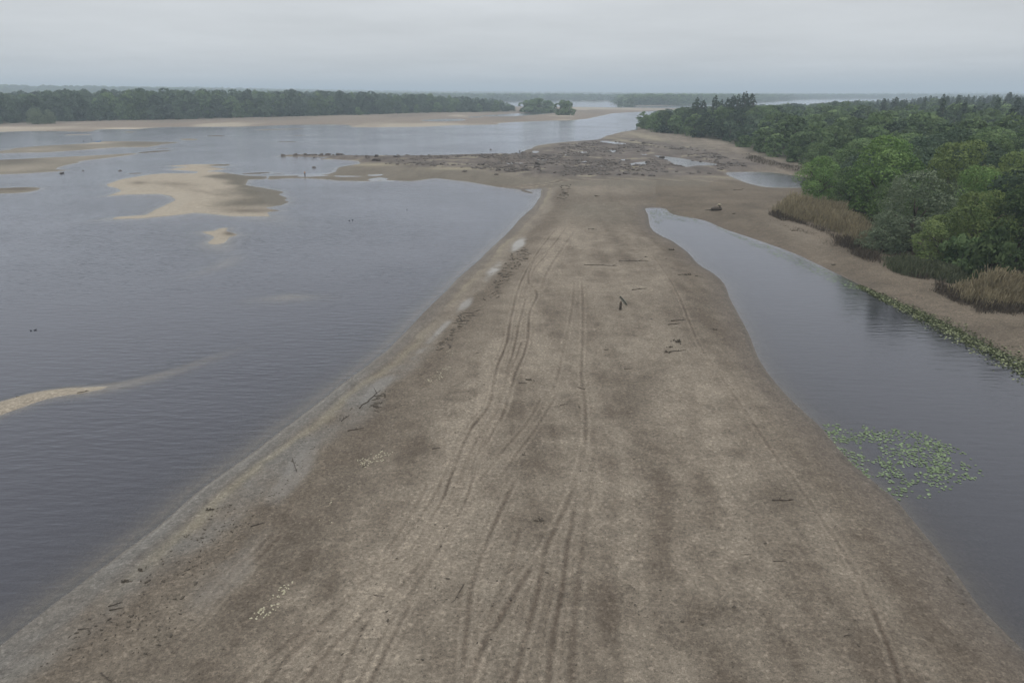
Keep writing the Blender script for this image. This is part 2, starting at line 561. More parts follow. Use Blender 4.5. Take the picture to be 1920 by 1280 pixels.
SMALL = [([(377, 435), (400, 433), (413, 428), (428, 427), (424, 433), (447, 440), (430, 445), (423, 455), (397, 458), (388, 455), (400, 447), (397, 442)], 0.35),
         ([(-200, 290), (0, 283), (20, 278.5), (90, 273), (157, 269.5), (187, 265.5), (233, 265), (300, 266), (340, 267), (310, 270), (277, 276), (227, 276), (173, 280),
           (117, 284), (67, 286.5), (20, 287), (-200, 296)], 0.5),
         ([(-500, 318), (-250, 306), (0, 300), (60, 297), (150, 293), (247, 288), (254, 289), (213, 295), (153, 302), (147, 305), (123, 310), (103, 318), (131, 319.3),
           (60, 324.5), (0, 327), (-300, 335)], 0.55),
         ([(-70, 356), (0, 353), (43, 351), (76, 352.3), (57, 360), (0, 363.5), (-70, 364)], 0.35),
         ([(257, 286.6), (290, 283), (322, 281.6), (318, 283.2), (290, 286), (262, 287.5)], 0.2), ([(292, 278.3), (318, 277.8), (318, 279), (294, 279.4)], 0.2),
         ([(333, 261.4), (350, 259.8), (374, 261), (366, 263), (345, 263)], 0.3), ([(521, 266), (553, 265.6), (553, 266.9), (523, 267)], 0.2),
         ([(546, 253.7), (573, 253.5), (573, 254.7), (547, 254.8)], 0.2), ([(455, 325), (505, 322.5), (500, 325.5), (460, 327)], 0.2),
         ([(510, 325.6), (531, 325), (530, 326.3), (511, 326.6)], 0.2), ([(241, 325), (265, 324), (264, 326), (242, 326.3)], 0.25),
         ([(390, 254.5), (420, 254), (418, 256), (392, 256)], 0.1), ([(480, 243), (560, 241), (570, 242.3), (490, 244.4)], 0.15),
         ([(974, 357.6), (988, 357), (1002, 363), (990, 362)], 0.25), ([(120, 252.5), (170, 251.4), (168, 253), (126, 254)], 0.15), ([(235, 247.3), (252, 246.4), (250, 248.5), (237, 248.6)], 0.3)]
SMALL_W = [(poly_world(p, 2), h) for p, h in SMALL]
FAR = [(-900, 262), (-300, 254), (0, 248), (60, 246), (143, 247), (170, 247), (187, 243), (260, 242), (320, 238.5), (447, 238), (500, 236), (550, 234.5), (647, 234),
       (657, 238), (687, 239), (790, 238), (853, 235), (930, 234), (935, 231.5), (980, 228.5), (1035, 226.5), (1080, 225.5), (1120, 219), (1153, 212.5), (1213, 209.5),
       (1228, 208), (1290, 205), (1290, 203.3), (1153, 201.8), (1071, 200.5), (960, 200.0), (900, 198.6), (700, 198), (500, 197), (300, 196.2), (277, 197.5), (262, 197),
       (250, 196), (0, 197), (-900, 200)]
FAR_W = poly_world(FAR, 2)
FARPOOLS_W = [poly_world(p, 2) for p in ([(790, 225.5), (830, 223.5), (866, 223.3), (870, 226), (830, 228), (800, 227.5)], [(900, 217.5), (960, 213.5), (1038, 209.5), (1040, 212), (985, 217), (940, 218.5)],
                                         [(300, 240.5), (330, 239.2), (330, 240.2), (305, 241.5)], [(880, 219), (905, 218.6), (900, 220.4), (880, 220.6)])]
BEYOND = [(-2500, 196), (-500, 192), (0, 190.5), (250, 189.5), (300, 189.3), (600, 190), (960, 191), (1070, 190), (1150, 190.5), (1160, 196.5), (1190, 199.5), (1260, 199), (1330, 195), (1450, 191),
          (1500, 187), (1560, 186.2), (1640, 186.2), (1900, 187), (3500, 187)]
BEYOND_W = poly_world(BEYOND, 1, [(16000, 20000), (-16000, 20000)])

# narrow bars: crest line and crest height
RIDGES = [([(-160, 812), (-60, 785), (0, 765), (60, 746), (110, 736), (160, 731), (220, 722), (280, 708), (340, 690), (400, 668), (450, 650)],
           [0.30, 0.26, 0.22, 0.17, 0.10, 0.05, -0.02, -0.06, -0.11, -0.17, -0.3], 2.3),
          ([(478, 561), (540, 557), (605, 556)], [-0.24, -0.05, -0.26], 4.0), ([(440, 480), (415, 497), (355, 517)], [-0.20, -0.12, -0.3], 4.0),
          ([(408, 458), (425, 476)], [0.0, -0.3], 5.0), ([(150, 415), (215, 410)], [-0.3, 0.02], 6.0), ([(500, 408), (560, 425)], [-0.05, -0.35], 8.0),
          ([(20, 279), (90, 276)], [-0.05, 0.1], 10.0), ([(630, 235), (560, 238)], [0.0, -0.2], 20)]
RIDGES_W = [(np.stack(px2w(catmull(p, 4, False)[:, 0], catmull(p, 4, False)[:, 1]), 1), np.interp(np.linspace(0, 1, (len(p) - 1) * 4 + 1), np.linspace(0, 1, len(p)), z), w)
            for p, z, w in RIDGES]

# wooded ground on the right bank
WOOD = [(1197, 241), (1225, 250), (1290, 258), (1350, 268), (1400, 285), (1450, 300), (1512, 318), (1530, 340), (1525, 362), (1560, 392), (1600, 420), (1640, 452), (1700, 480),
        (1760, 500), (1810, 515), (1860, 540), (1960, 560), (2100, 600), (2600, 760), (3600, 760)]
WOOD_W = poly_world(WOOD, 1, [(3300, 600), (2900, 1900), (600, 1900), tuple(float(q) for q in px2w(1450, 206)), tuple(float(q) for q in px2w(1300, 212)), tuple(float(q) for q in px2w(1225, 219))])
ISLE = [(-900, 246), (-300, 240), (0, 236), (60, 233), (117, 231), (233, 228.5), (333, 227), (447, 223.5), (560, 221), (640, 218.5), (680, 218), (800, 213.5), (893, 212.5), (967, 210.5),
        (960, 203), (850, 203), (640, 203), (500, 204), (400, 204), (290, 205), (278, 214), (262, 214), (250, 205), (0, 205), (-900, 207)]
ISLE_W = poly_world(ISLE, 1)


def lowland(X, Y):
    """Height of the ground and the distances the colours are drawn from."""
    R = np.hypot(X, Y)
    far = smooth(60, 500, R)
    wob = fbm(X, Y, 9.0, 3, 4) * (0.25 + 1.6 * far) + fbm(X, Y, 2.2, 5, 3) * 0.10 + fbm(X, Y, 40, 9, 3) * 2.2 * smooth(180, 500, R)
    sd = {}
    deep = -1.8
    sm_ = signed_dist(X, Y, MAIN, 60) + wob * 0.8
    sd['main'] = sm_

    def prof(s, h, w, dmax, wd):
        return np.where(s > 0, h * (1 - np.exp(-np.maximum(s, 0) / w)), -dmax * (1 - np.exp(np.minimum(s, 0) / wd)))
    z = prof(sm_, 0.95, 9.0, 1.8, 14.0)
    sb = signed_dist(X, Y, BARW, 60) + wob * 0.4
    sd['bar'] = sb
    z = np.where(sb > -0.5, np.minimum(z, prof(sb, 0.55, 9.0, 1.8, 14.0) + 0.0), z)
    best_small = np.full(X.shape, -60.0)
    small_id = np.zeros(X.shape, int)
    for i, (W, h) in enumerate(SMALL_W):
        s = signed_dist(X, Y, W, 60) + wob * (0.5 if h > 0.25 else 0.12)
        z = np.maximum(z, prof(s, h, 5.0, 1.8, 12.0))
        b = s > best_small
        best_small = np.where(b, s, best_small); small_id = np.where(b, i, small_id)
    sd['small'] = best_small; sd['small_id'] = small_id
    sf = signed_dist(X, Y, FAR_W, 150) + wob
    sd['far'] = sf
    z = np.maximum(z, prof(sf, 1.3, 45.0, 1.8, 40.0))
    for W in FARPOOLS_W:
        s = signed_dist(X, Y, W, 60) + wob * 0.5
        z = np.minimum(z, np.where(s > 0, -0.25 * (1 - np.exp(-np.maximum(s, 0) / 5)), 1.3 * (1 - np.exp(np.minimum(s, 0) / 30.0)) + (s <= -59) * 5))
    sy = signed_dist(X, Y, BEYOND_W, 300) + wob
    sd['beyond'] = sy
    z = np.maximum(z, prof(sy, 2.0, 40.0, 1.8, 40.0))
    for W, zz, w in RIDGES_W:
        d, val = line_dist(X, Y, W, w * 4, zz)
        dw = d * (1 + 0.15 * wob)
        z = np.maximum(z, np.where(d < w * 4, val - 1.6 * (1 - np.exp(-(dw / w) ** 2 * 0.35)), -9))
    # waters on the land
    sc = signed_dist(X, Y, CHAN_W, 60) + wob * 0.25
    sd['chan'] = sc
    bank = np.where(sc > 0, -1.5 * (1 - np.exp(-np.maximum(sc, 0) / 7.0)), 1.15 * (1 - np.exp(np.minimum(sc, 0) / 5.5)) + (sc <= -59) * 9)
    z = np.minimum(z, bank)
    sp = signed_dist(X, Y, POND_W, 60) + wob * 0.4
    sd['pond'] = sp
    z = np.minimum(z, np.where(sp > 0, -0.8 * (1 - np.exp(-np.maximum(sp, 0) / 6.0)), 1.0 * (1 - np.exp(np.minimum(sp, 0) / 14.0)) + (sp <= -59) * 9))
    pool = np.full(X.shape, -60.0)
    for W in POOLS_W:
        s = signed_dist(X, Y, W, 40) + wob * 0.9
        pool = np.maximum(pool, s)
        z = np.minimum(z, np.where(s > 0, -0.22 * (1 - np.exp(-np.maximum(s, 0) / 2.0)), 0.7 * (1 - np.exp(np.minimum(s, 0) / 6.0)) + (s <= -39) * 9))
    sd['pool'] = pool
    sw = signed_dist(X, Y, WOOD_W, 120)
    sd['wood'] = sw
    z = z + np.where(z > 0.2, 1.6 * smooth(0, 40, sw), 0)
    si = signed_dist(X, Y, ISLE_W, 120)
    sd['isle'] = si
    # hills far away
    hills = 52 * np.exp(-((X + 2300) / 1300) ** 2) * smooth(2150, 3000, Y) + 24 * np.exp(-((X - 200) / 2200) ** 2) * smooth(4200, 6500, Y) + 30 * np.exp(-((X - 5200) / 2600) ** 2) * smooth(5200, 7600, Y)
    z = z + hills * (0.75 + 0.25 * fbm(X, Y, 1800, 21, 2))
    return z, sd


def ground_z(X, Y):
    return lowland(np.atleast_1d(np.asarray(X, float)), np.atleast_1d(np.asarray(Y, float)))[0]


def on_ground(uv):
    """Places on the ground seen at picture positions uv (n,2) -> (n,3)."""
    uv = np.atleast_2d(np.asarray(uv, float))
    z = np.zeros(len(uv))
    for _ in range(3):
        x, y = px2w(uv[:, 0], uv[:, 1], z)
        z = ground_z(x, y)
    return np.stack([x, y, z], 1)


# ------------------------------------------------------------------ ground
def fan(rs, th):
    r, t = np.meshgrid(rs, th, indexing='ij')
    return r * np.sin(t), r * np.cos(t)


rs = np.concatenate([[3, 6, 9, 12], np.exp(np.linspace(math.log(15), math.log(80), 285))[:-1], np.exp(np.linspace(math.log(80), math.log(450), 225))[:-1], np.exp(np.linspace(math.log(450), math.log(3600), 165)), np.exp(np.linspace(math.log(3800), math.log(12500), 30))])
th = np.concatenate([np.linspace(-100, -45, 50)[:-1], np.linspace(-45, 45, 1000), np.linspace(45, 100, 50)[1:]]) * math.pi / 180
GX, GY = fan(rs, th)
shape = GX.shape
X = GX.ravel(); Y = GY.ravel()
Z, SD = lowland(X, Y)
U, V_, ZC = w2px(X, Y, Z)
land = smooth(0.02, 0.25, Z)
R_ = np.hypot(X, Y)

TRACKS = [  # picture polyline, width (m), strength (+ dark rut, - pale rim)
    ([(1062, 425), (1030, 465), (1003, 483), (990, 523), (1007, 550), (993, 583), (990, 627), (983, 660), (963, 707), (943, 773), (917, 817), (890, 860), (877, 927), (837, 1000), (807, 1060), (780, 1100), (760, 1143), (727, 1210), (690, 1290)], 0.22, 1.0),
    ([(1040, 430), (1005, 475), (975, 530), (957, 597), (950, 640), (930, 693), (917, 757), (880, 807), (850, 880), (827, 940), (773, 1027), (700, 1073), (653, 1120), (603, 1167), (530, 1240), (490, 1290)], 0.22, 1.0),
    ([(985, 560), (972, 610), (962, 660), (945, 715), (925, 775), (893, 830), (868, 890), (845, 950), (800, 1010), (737, 1073), (720, 1107), (660, 1170), (607, 1230), (560, 1290)], 0.2, 0.95),
    ([(978, 640), (955, 700), (935, 765), (905, 825), (880, 880), (855, 945), (815, 1015), (765, 1085), (703, 1140), (660, 1220), (630, 1290)], 0.2, 0.9),
    ([(800, 907), (780, 947), (747, 1000), (700, 1060), (640, 1125), (580, 1180), (510, 1250)], 0.18, 0.55),
    ([(905, 800), (870, 870), (838, 945), (790, 1020), (735, 1095), (670, 1165), (610, 1225), (545, 1295)], 0.2, 0.8),
    ([(930, 790), (900, 860), (872, 935), (825, 1015), (790, 1075), (745, 1145), (700, 1225), (665, 1295)], 0.2, 0.85),
    ([(850, 860), (800, 950), (740, 1030), (660, 1105), (590, 1160), (500, 1235), (440, 1290)], 0.2, 0.7),
    ([(1050, 440), (1022, 478), (1000, 505), (985, 545)], 0.25, 0.6), ([(1075, 435), (1050, 470), (1025, 510), (1015, 540)], 0.25, 0.5),
    ([(965, 903), (943, 947), (920, 1000), (897, 1060), (883, 1103), (877, 1160), (872, 1220), (873, 1290)], 0.22, 0.85),
    ([(1077, 530), (1073, 573), (1063, 627), (1053, 667), (1047, 700), (1035, 735)], 0.2, 0.5),
    ([(1090, 523), (1093, 573), (1092, 640), (1090, 707), (1097, 757), (1097, 823), (1090, 860), (1077, 910), (1057, 960), (1040, 993), (1023, 1027), (1010, 1048)], 0.22, 0.9),
    ([(993, 1070), (970, 1107), (937, 1160), (907, 1210), (887, 1260), (880, 1290)], 0.25, 1.0),
    ([(1040, 993), (1027, 1023), (1010, 1100), (997, 1153), (983, 1203), (963, 1290)], 0.22, 0.85),
    ([(1077, 960), (1063, 1027), (1053, 1110), (1040, 1177), (1032, 1230), (1027, 1290)], 0.22, 0.85),
    ([(975, 990), (953, 1073), (923, 1143), (910, 1193), (905, 1250)], 0.18, 0.5),
    ([(1013, 747), (990, 790), (953, 833), (933, 857), (900, 900)], 0.18, 0.6), ([(1043, 740), (1007, 800), (967, 853), (935, 900)], 0.18, 0.65),
    ([(1225, 480), (1250, 515), (1275, 560), (1295, 608), (1313, 647), (1340, 687), (1380, 743), (1423, 807), (1467, 870), (1513, 932), (1562, 1003), (1612, 1085), (1639, 1149), (1665, 1209), (1690, 1290)], 0.18, 0.85),
    ([(510, 993), (430, 1073), (367, 1147), (307, 1210)], 0.2, 0.6), ([(523, 1000), (450, 1073), (385, 1145), (320, 1220)], 0.2, 0.5), ([(470, 1035), (410, 1090), (360, 1150)], 0.15, 0.5),
    ([(955, 349), (1000, 344.5), (1040, 341), (1056, 338), (1130, 336.8), (1260, 337.5), (1330, 338)], 0.55, 1.4),
    ([(1090, 700), (1120, 705), (1160, 712)], 0.2, 0.0),
    ([(1240, 870), (1243, 960), (1238, 1060), (1230, 1180), (1225, 1280)], 0.5, 0.25), ([(1290, 700), (1300, 800), (1320, 900), (1330, 1000)], 0.6, 0.22),
    ([(1110, 860), (1100, 960), (1085, 1080), (1075, 1200), (1070, 1285)], 0.25, 0.45), ([(1140, 760), (1150, 900), (1145, 1050), (1135, 1200)], 0.4, 0.22)]
rut = np.zeros_like(X)
pale_rim = np.zeros_like(X)
wig = fbm(X, Y, 2.5, 31, 3)
for p, w, s in TRACKS:
    w = w * (0.72 if w < 0.3 else 1.0)
    P = catmull(p, 5, False)
    wx, wy = px2w(P[:, 0], P[:, 1], 0.8)
    d = line_dist(X + wig * 0.03, Y, np.stack([wx, wy], 1), 4.0)
    brk = np.clip(0.72 + 0.8 * fbm(X, Y, 5.0, 77, 4), 0.12, 1.0)
    d2_ = np.minimum(np.abs(d - 2.4 * w), d) if w < 0.2 and s > 0.55 else d
    rut = np.maximum(rut, s * np.maximum(np.exp(-(d / w) ** 2), 0.55 * np.exp(-(d2_ / (0.8 * w)) ** 2)) * brk)
    pale_rim = np.maximum(pale_rim, 0.5 * s * np.exp(-((d - 2.0 * w) / (0.8 * w)) ** 2))
# the driven band: churned pale sand
band = np.zeros_like(X)
for p, w in (([(1050, 430), (1000, 520), (975, 620), (940, 730), (890, 840), (840, 950), (760, 1060), (680, 1150), (570, 1280)], 2.4),):
    P = catmull(p, 5, False)
    wx, wy = px2w(P[:, 0], P[:, 1], 0.8)
    d = line_dist(X, Y, np.stack([wx, wy], 1), 9.0)
    band = np.maximum(band, np.exp(-(d / w) ** 2))

Z = Z + land * (0.05 * fbm(X, Y, 6, 41, 4) + 0.02 * fbm(X, Y, 1.2, 43, 2) * (R_ < 200)) - 0.06 * np.clip(rut, 0, 1) * land


def blob(u, v, ru, rv, rot=0.0):
    a = math.radians(rot)
    du = U - u; dv = V_ - v
    x = (du * math.cos(a) + dv * math.sin(a)) / ru
    y = (-du * math.sin(a) + dv * math.cos(a)) / rv
    return np.exp(-(x * x + y * y))


def mixc(c, target, k):
    return c + (np.asarray(target) - c) * np.clip(k, 0, 1)[:, None]


n_big = fbm(X, Y, 22, 51, 4); n_mid = fbm(X, Y, 5.5, 53, 4); n_small = fbm(X, Y, 1.6, 55, 3); n_str = fbm(X * 2.6, Y * 0.40, 6.0, 57, 5, 0.6); n_along = fbm(X, Y, 13.0, 59, 3)
C_DRY = np.array([0.204, 0.173, 0.135]); C_BROWN = np.array([0.110, 0.089, 0.068]); C_WET = np.array([0.105, 0.092, 0.080]); C_GREYWET = np.array([0.176, 0.166, 0.150])
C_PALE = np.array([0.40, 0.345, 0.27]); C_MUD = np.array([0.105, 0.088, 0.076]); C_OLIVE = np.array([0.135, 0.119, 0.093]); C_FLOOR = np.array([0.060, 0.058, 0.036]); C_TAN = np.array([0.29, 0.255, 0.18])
C = np.tile(C_BROWN, (len(X), 1))
WET = np.zeros_like(X); GRIT = np.ones_like(X)
# spit: drier, paler flecks over brown sand
central = smooth(2.0, 11.0, np.minimum(SD['main'], -SD['chan'])) * smooth(1250, 800, V_)
dry = np.clip(0.44 + 0.16 * central + 0.45 * n_mid + 0.22 * n_big + 0.8 * n_str + 0.5 * n_small, 0, 1)
C = mixc(C, C_DRY, dry)
for (u, v, ru, rv, ro, k) in ((1040, 470, 60, 70, -60, .6), (1060, 560, 120, 25, 0, .4), (1040, 445, 90, 20, -50, .5), (1180, 520, 90, 30, 0, .3), (1280, 760, 110, 60, 0, .4), (1150, 1000, 160, 90, 0, .2), (1380, 830, 90, 80, 40, .35), (1180, 390, 60, 12, 0, .3), (1330, 380, 90, 12, 5, .25), (1330, 950, 160, 100, 30, .25)):
    C = mixc(C, C_DRY * 1.22, k * blob(u, v, ru, rv, ro) * np.clip(0.7 + 0.8 * n_mid, 0, 1))
C = mixc(C, C_DRY * 1.2, 0.85 * band * np.clip(0.6 + 1.2 * n_str + 0.5 * n_small, 0, 1))
for (u, v, ru, rv, ro, k) in ((1185, 755, 70, 45, -30, .55), (1210, 705, 30, 16, -20, .6), (1455, 940, 70, 40, 0, .65), (1385, 850, 22, 10, 0, .5), (1320, 560, 60, 60, 60, .4), (1500, 860, 60, 120, -35, .4), (1180, 580, 160, 30, 0, .3), (650, 900, 110, 50, -40, .6),
                              (560, 1010, 120, 45, -40, .6), (720, 770, 60, 40, -45, .5), (1330, 1180, 110, 50, 0, .35), (800, 650, 40, 50, -50, .45), (300, 1230, 160, 50, -30, .55), (880, 560, 40, 50, -45, .45), (1020, 970, 26, 10, 0, .5),
                              (1300, 620, 50, 40, 0, .3), (1150, 410, 90, 20, 0, .5), (1080, 380, 40, 14, 0, .5)):
    C = mixc(C, C_BROWN * 0.80, k * blob(u, v, ru, rv, ro) * np.clip(0.75 + 0.9 * n_mid, 0, 1.1))
# neck of the spit: olive damp mud
olive = smooth(430, 395, V_) * smooth(330, 345, V_) * smooth(980, 1080, U)
C = mixc(C, C_OLIVE, 0.75 * olive * np.clip(0.55 - 1.0 * n_big, 0.15, 1))
C = mixc(C, C_BROWN * 0.85, 0.8 * blob(1240, 372, 170, 9, 1) + 0.7 * blob(1420, 362, 80, 9, 2))
# strand on the river side of the spit
s = SD['main']
strand = (V_ > 352) & (U < 1300) & (SD['chan'] < -6) & (s > -20)
sn = s + 0.7 * n_mid + 0.3 * n_small + 0.9 * n_along * smooth(0.3, 2.0, s)
upper = smooth(760, 560, V_)[:, None]
k = strand * 1.0
C = mixc(C, C_BROWN * 1.02, k * smooth(10.5, 6.0, sn + 1.5 * n_big) * 0.6)
film = k * smooth(5.4, 3.6, s + 2.6 * n_big + 1.3 * n_mid) * smooth(0.0, 0.6, s)
C = mixc(C, (C_GREYWET * np.array([0.76, 0.74, 0.72])) * (1 - upper) + C_DRY * 0.9 * upper, film * np.clip(0.7 + 0.8 * n_mid + 0.5 * n_small, 0.1, 1))
C = mixc(C, C_TAN * 0.74, k * np.exp(-((sn - 2.5) / 0.5) ** 2) * 0.5 * np.clip(0.5 + 1.5 * n_along, 0, 1))
C = mixc(C, C_GREYWET * 0.78 * (1 - upper) + C_WET * 1.0 * upper, k * smooth(1.9, 1.0, sn) * 0.6)
C = mixc(C, C_WET * 0.85, k * np.exp(-((sn - 1.75) / 0.22) ** 2) * 0.7 * np.clip(0.6 + n_mid, 0, 1))
C = mixc(C, C_GREYWET * 1.25, k * np.exp(-((s - 0.25 - 0.2 * n_mid) / 0.14) ** 2) * 0.5 * np.clip(0.4 + 1.5 * n_along, 0, 1))
WET = np.maximum(WET, film * 0.16)
for (u, v, ru, rv, ro, st) in ((972, 459, 8, 17, 50, 1), (922, 512, 9, 24, 45, 1), (868, 576, 7, 24, 48, .8), (832, 612, 5, 26, 46, .7), (795, 650, 6, 36, 46, .5), (715, 720, 10, 60, 46, .45), (540, 905, 22, 80, 36, .5), (440, 1050, 36, 110, 40, .35)):
    b = blob(u, v, ru, rv, ro) * np.clip(0.85 + 1.3 * n_mid + 0.6 * n_small, 0.0, 1.3)
    WET = np.maximum(WET, 0.9 * st * smooth(0.15, 0.8, b)); C = mixc(C, C_GREYWET * (0.85 + 0.5 * st), 0.75 * st * smooth(0.1, 0.7, b))
GRIT = GRIT * (1 - 0.7 * np.clip(film, 0, 1))
# channel bank: damp belt
sc = SD['chan']
k = smooth(-4.2, -1.0, sc + 0.5 * n_mid) * (SD['wood'] < 5)
C = mixc(C, C_WET * np.array([1.05, 1.0, 0.95]), 0.7 * k); WET = np.maximum(WET, 0.06 * k)
C = mixc(C, C_WET * 0.9, 0.7 * np.exp(-((sc + 0.35) / 0.35) ** 2))
# right bank sand between channel and reeds
right_bank = smooth(0, 1, (V_ - (391 + (U - 1240) * 0.42) < 0) * 1.0) * (U > 1230) * (V_ > 338) * (V_ < 800)
C = mixc(C, C_BROWN * np.array([1.06, 1.06, 1.03]) * (1 + 0.35 * n_mid)[:, None], 0.85 * right_bank)
C = mixc(C, C_DRY * 0.95, 0.5 * right_bank * blob(1500, 440, 60, 18, 25))
# rocky shoal: dark mud between the stones
rocky = signed_dist(X, Y, poly_world([(600, 300), (523, 292), (700, 289), (977, 287), (1060, 268), (1130, 262), (1200, 262), (1330, 285), (1420, 312), (1360, 326), (1290, 334), (1200, 335), (1050, 337), (940, 325), (840, 318), (700, 312)], 2), 60)
rk = smooth(-14, 6, rocky + 7 * n_big + 5 * n_mid)
C = mixc(C, C_MUD * (1 + 0.55 * n_mid + 0.3 * n_str)[:, None], 0.92 * rk)
C = mixc(C, C_TAN * 0.8, 0.8 * rk * smooth(0.32, 0.5, n_mid))
north_strand = smooth(352, 345, V_) * (U > 480) * (U < 1330) * smooth(60, 30, np.abs(V_ - 318))
C = mixc(C, C_OLIVE * 0.95, 0.7 * north_strand * (1 - rk))
C = mixc(C, C_TAN * 0.85, blob(700, 309, 50, 3) + blob(860, 316, 60, 2.5) + 0.8 * blob(1210, 256, 40, 4, 12) + 0.8 * blob(1185, 266, 60, 2.0, 10) + 0.6 * blob(1350, 332, 60, 2, 2) + 0.7 * blob(1010, 271, 20, 3))
C = mixc(C, C_WET * 1.2, 0.8 * blob(1230, 322, 70, 5))
relief = 0.28 * np.clip(fbm(X, Y, 6.0, 61, 3), -0.2, 1) * rk * smooth(0.15, 0.5, Z) * (SD['pool'] < -1.5)
Z = Z + relief
# bars in the river
inbar = smooth(-1.5, 1.0, np.maximum(SD['bar'], SD['small']))
C = mixc(C, C_PALE * 0.76, inbar)
C = mixc(C, C_OLIVE * 0.88, inbar * smooth(-0.35, 0.1, n_big * 0.7 + (U - 440) / 150.0) * (SD['bar'] > -2) * smooth(395, 380, V_ + 0.0))
C = mixc(C, C_OLIVE * 0.9, inbar * (SD['bar'] > -2) * smooth(500, 520, U) * 0.9)
C = mixc(C, C_BROWN * 0.9, inbar * (blob(330, 345, 40, 4, 3) * 0.5 + blob(470, 395, 60, 5, 0) * 0.8 + blob(260, 343, 15, 3) * 0.7 + blob(390, 361, 60, 3, 10) * 0.35))
C = mixc(C, C_OLIVE * 0.95, inbar * (SD['small'] > -2) * (V_ < 420) * np.clip(0.75 + 0.6 * n_big, 0, 1))
C = mixc(C, C_BROWN * 0.7, inbar * (SD['small'] > -2) * (blob(432, 438, 14, 4) + blob(20, 300, 50, 3) * 0.6 + blob(30, 354, 40, 3) * 0.8))
tiny = np.isin(SD['small_id'], (4, 5, 7, 8, 9, 10, 11, 12, 14)) & (SD['small'] > -2)
C = mixc(C, C_BROWN * 0.75, tiny * 0.85)
C = mixc(C, C_PALE * 0.8, inbar * blob(170, 268, 40, 2.2) * 1.2)
for W, zz, w in RIDGES_W[:4]:
    d = line_dist(X, Y, W, w * 3)
    C = mixc(C, C_PALE * 0.74, 0.9 * np.exp(-(d / (1.3 * w)) ** 2))
# far beach
fb = smooth(-2, 2, SD['far'])
beach_n = fbm(X, Y * 0.5, 60, 71, 4)
C = mixc(C, np.array([0.20, 0.162, 0.128]), fb * 0.9)
C = mixc(C, C_PALE * 0.78, fb * smooth(0.15, 0.5, beach_n))
C = mixc(C, C_PALE * 1.1, fb * (blob(235, 241.5, 40, 1.8) + blob(0, 240, 150, 2.5) * 0.6))
C = mixc(C, np.array([0.15, 0.125, 0.10]), fb * smooth(0.1, 0.45, -beach_n) * 0.8)
# under trees
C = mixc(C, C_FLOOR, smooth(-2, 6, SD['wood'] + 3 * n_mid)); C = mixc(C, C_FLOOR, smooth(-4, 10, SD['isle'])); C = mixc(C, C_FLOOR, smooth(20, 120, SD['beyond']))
# submerged sand, ruts
C = mixc(C, C_PALE * 0.9, smooth(0.0, -0.12, Z) * (R_ < 600) * (SD['chan'] < 0) * 0.75)
C = mixc(C, C * 0.0 + np.array([0.078, 0.059, 0.044]), 0.85 * np.clip(rut, 0, 1.2) * land)
C = mixc(C, C_DRY * 1.3, 0.85 * pale_rim * land)
wetline = smooth(0.10, 0.0, Z) * (Z > -0.3)
WET = np.maximum(WET, 0.3 * wetline * (SD['beyond'] < 0))
GRIT = GRIT * (1 - 0.6 * np.clip(WET, 0, 1)) * smooth(500, 100, R_)
Z = np.where(X * 0 + R_ > 11000, Z - 0, Z)

nr, nt = shape
idx = np.arange(nr * nt).reshape(shape)
Q = np.stack([idx[:-1, :-1], idx[:-1, 1:], idx[1:, 1:], idx[1:, :-1]], -1).reshape(-1, 4)
zq = Z[Q].max(1)
cand = np.stack([SD['main'], SD['bar'] + 0.3, SD['small'], SD['far'], SD['beyond']], 1)
best = cand.argmax(1)
reg_v = best
reg_q = np.where(zq < -0.45, 9, reg_v[Q[:, 0]])
sid = SD['small_id'][Q[:, 0]]
pts3 = np.stack([X, Y, Z], 1)


def sub_mesh(name, faces, mats):
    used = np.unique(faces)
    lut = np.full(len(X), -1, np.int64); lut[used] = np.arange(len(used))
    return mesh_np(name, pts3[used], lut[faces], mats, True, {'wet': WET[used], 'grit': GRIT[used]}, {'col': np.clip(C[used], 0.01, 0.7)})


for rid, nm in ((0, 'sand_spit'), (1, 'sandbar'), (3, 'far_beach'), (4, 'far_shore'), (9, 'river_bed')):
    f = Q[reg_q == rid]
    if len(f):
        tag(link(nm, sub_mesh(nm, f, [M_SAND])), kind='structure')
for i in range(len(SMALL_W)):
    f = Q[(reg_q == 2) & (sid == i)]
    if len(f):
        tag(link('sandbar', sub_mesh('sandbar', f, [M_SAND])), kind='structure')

# ------------------------------------------------------------------ water
iu = np.arange(0, nr, 1)[::2]; it = np.arange(0, nt, 1)[::2]
iu = np.unique(np.append(iu, nr - 1)); it = np.unique(np.append(it, nt - 1))
wi = idx[np.ix_(iu, it)]
w_id = np.arange(wi.size).reshape(wi.shape)
WQ = np.stack([w_id[:-1, :-1], w_id[:-1, 1:], w_id[1:, 1:], w_id[1:, :-1]], -1).reshape(-1, 4)
flat = wi.ravel()
wz = Z[flat]; wdep = np.clip(-wz, 0, 5)
WP = np.stack([X[flat], Y[flat], np.zeros(len(flat))], 1)
keep = wz[WQ].min(1) < 0.25
chan_v = SD['chan'][flat]; pond_v = SD['pond'][flat]
reg = np.where(chan_v > -8, 1, np.where(pond_v > -6, 2, 0))
reg[(WP[:, 1] > 0) & (SD['main'][flat] < 2)] = 0
reg[(SD['pool'][flat] > -5) & (wz > -0.35)] = 3
wreg = reg[WQ[:, 0]]
for rid, nm, mt in ((0, 'river', M_RIVER), (1, 'side_channel', M_CALM), (2, 'pond', M_CALM), (3, 'tide_pools', M_CALM)):
    f = WQ[keep & (wreg == rid)]
    used = np.unique(f)
    lut = np.full(len(flat), -1, np.int64); lut[used] = np.arange(len(used))
    tag(link(nm, mesh_np(nm, WP[used], lut[f], [mt], True, {'depth': wdep[used]})), kind='structure')

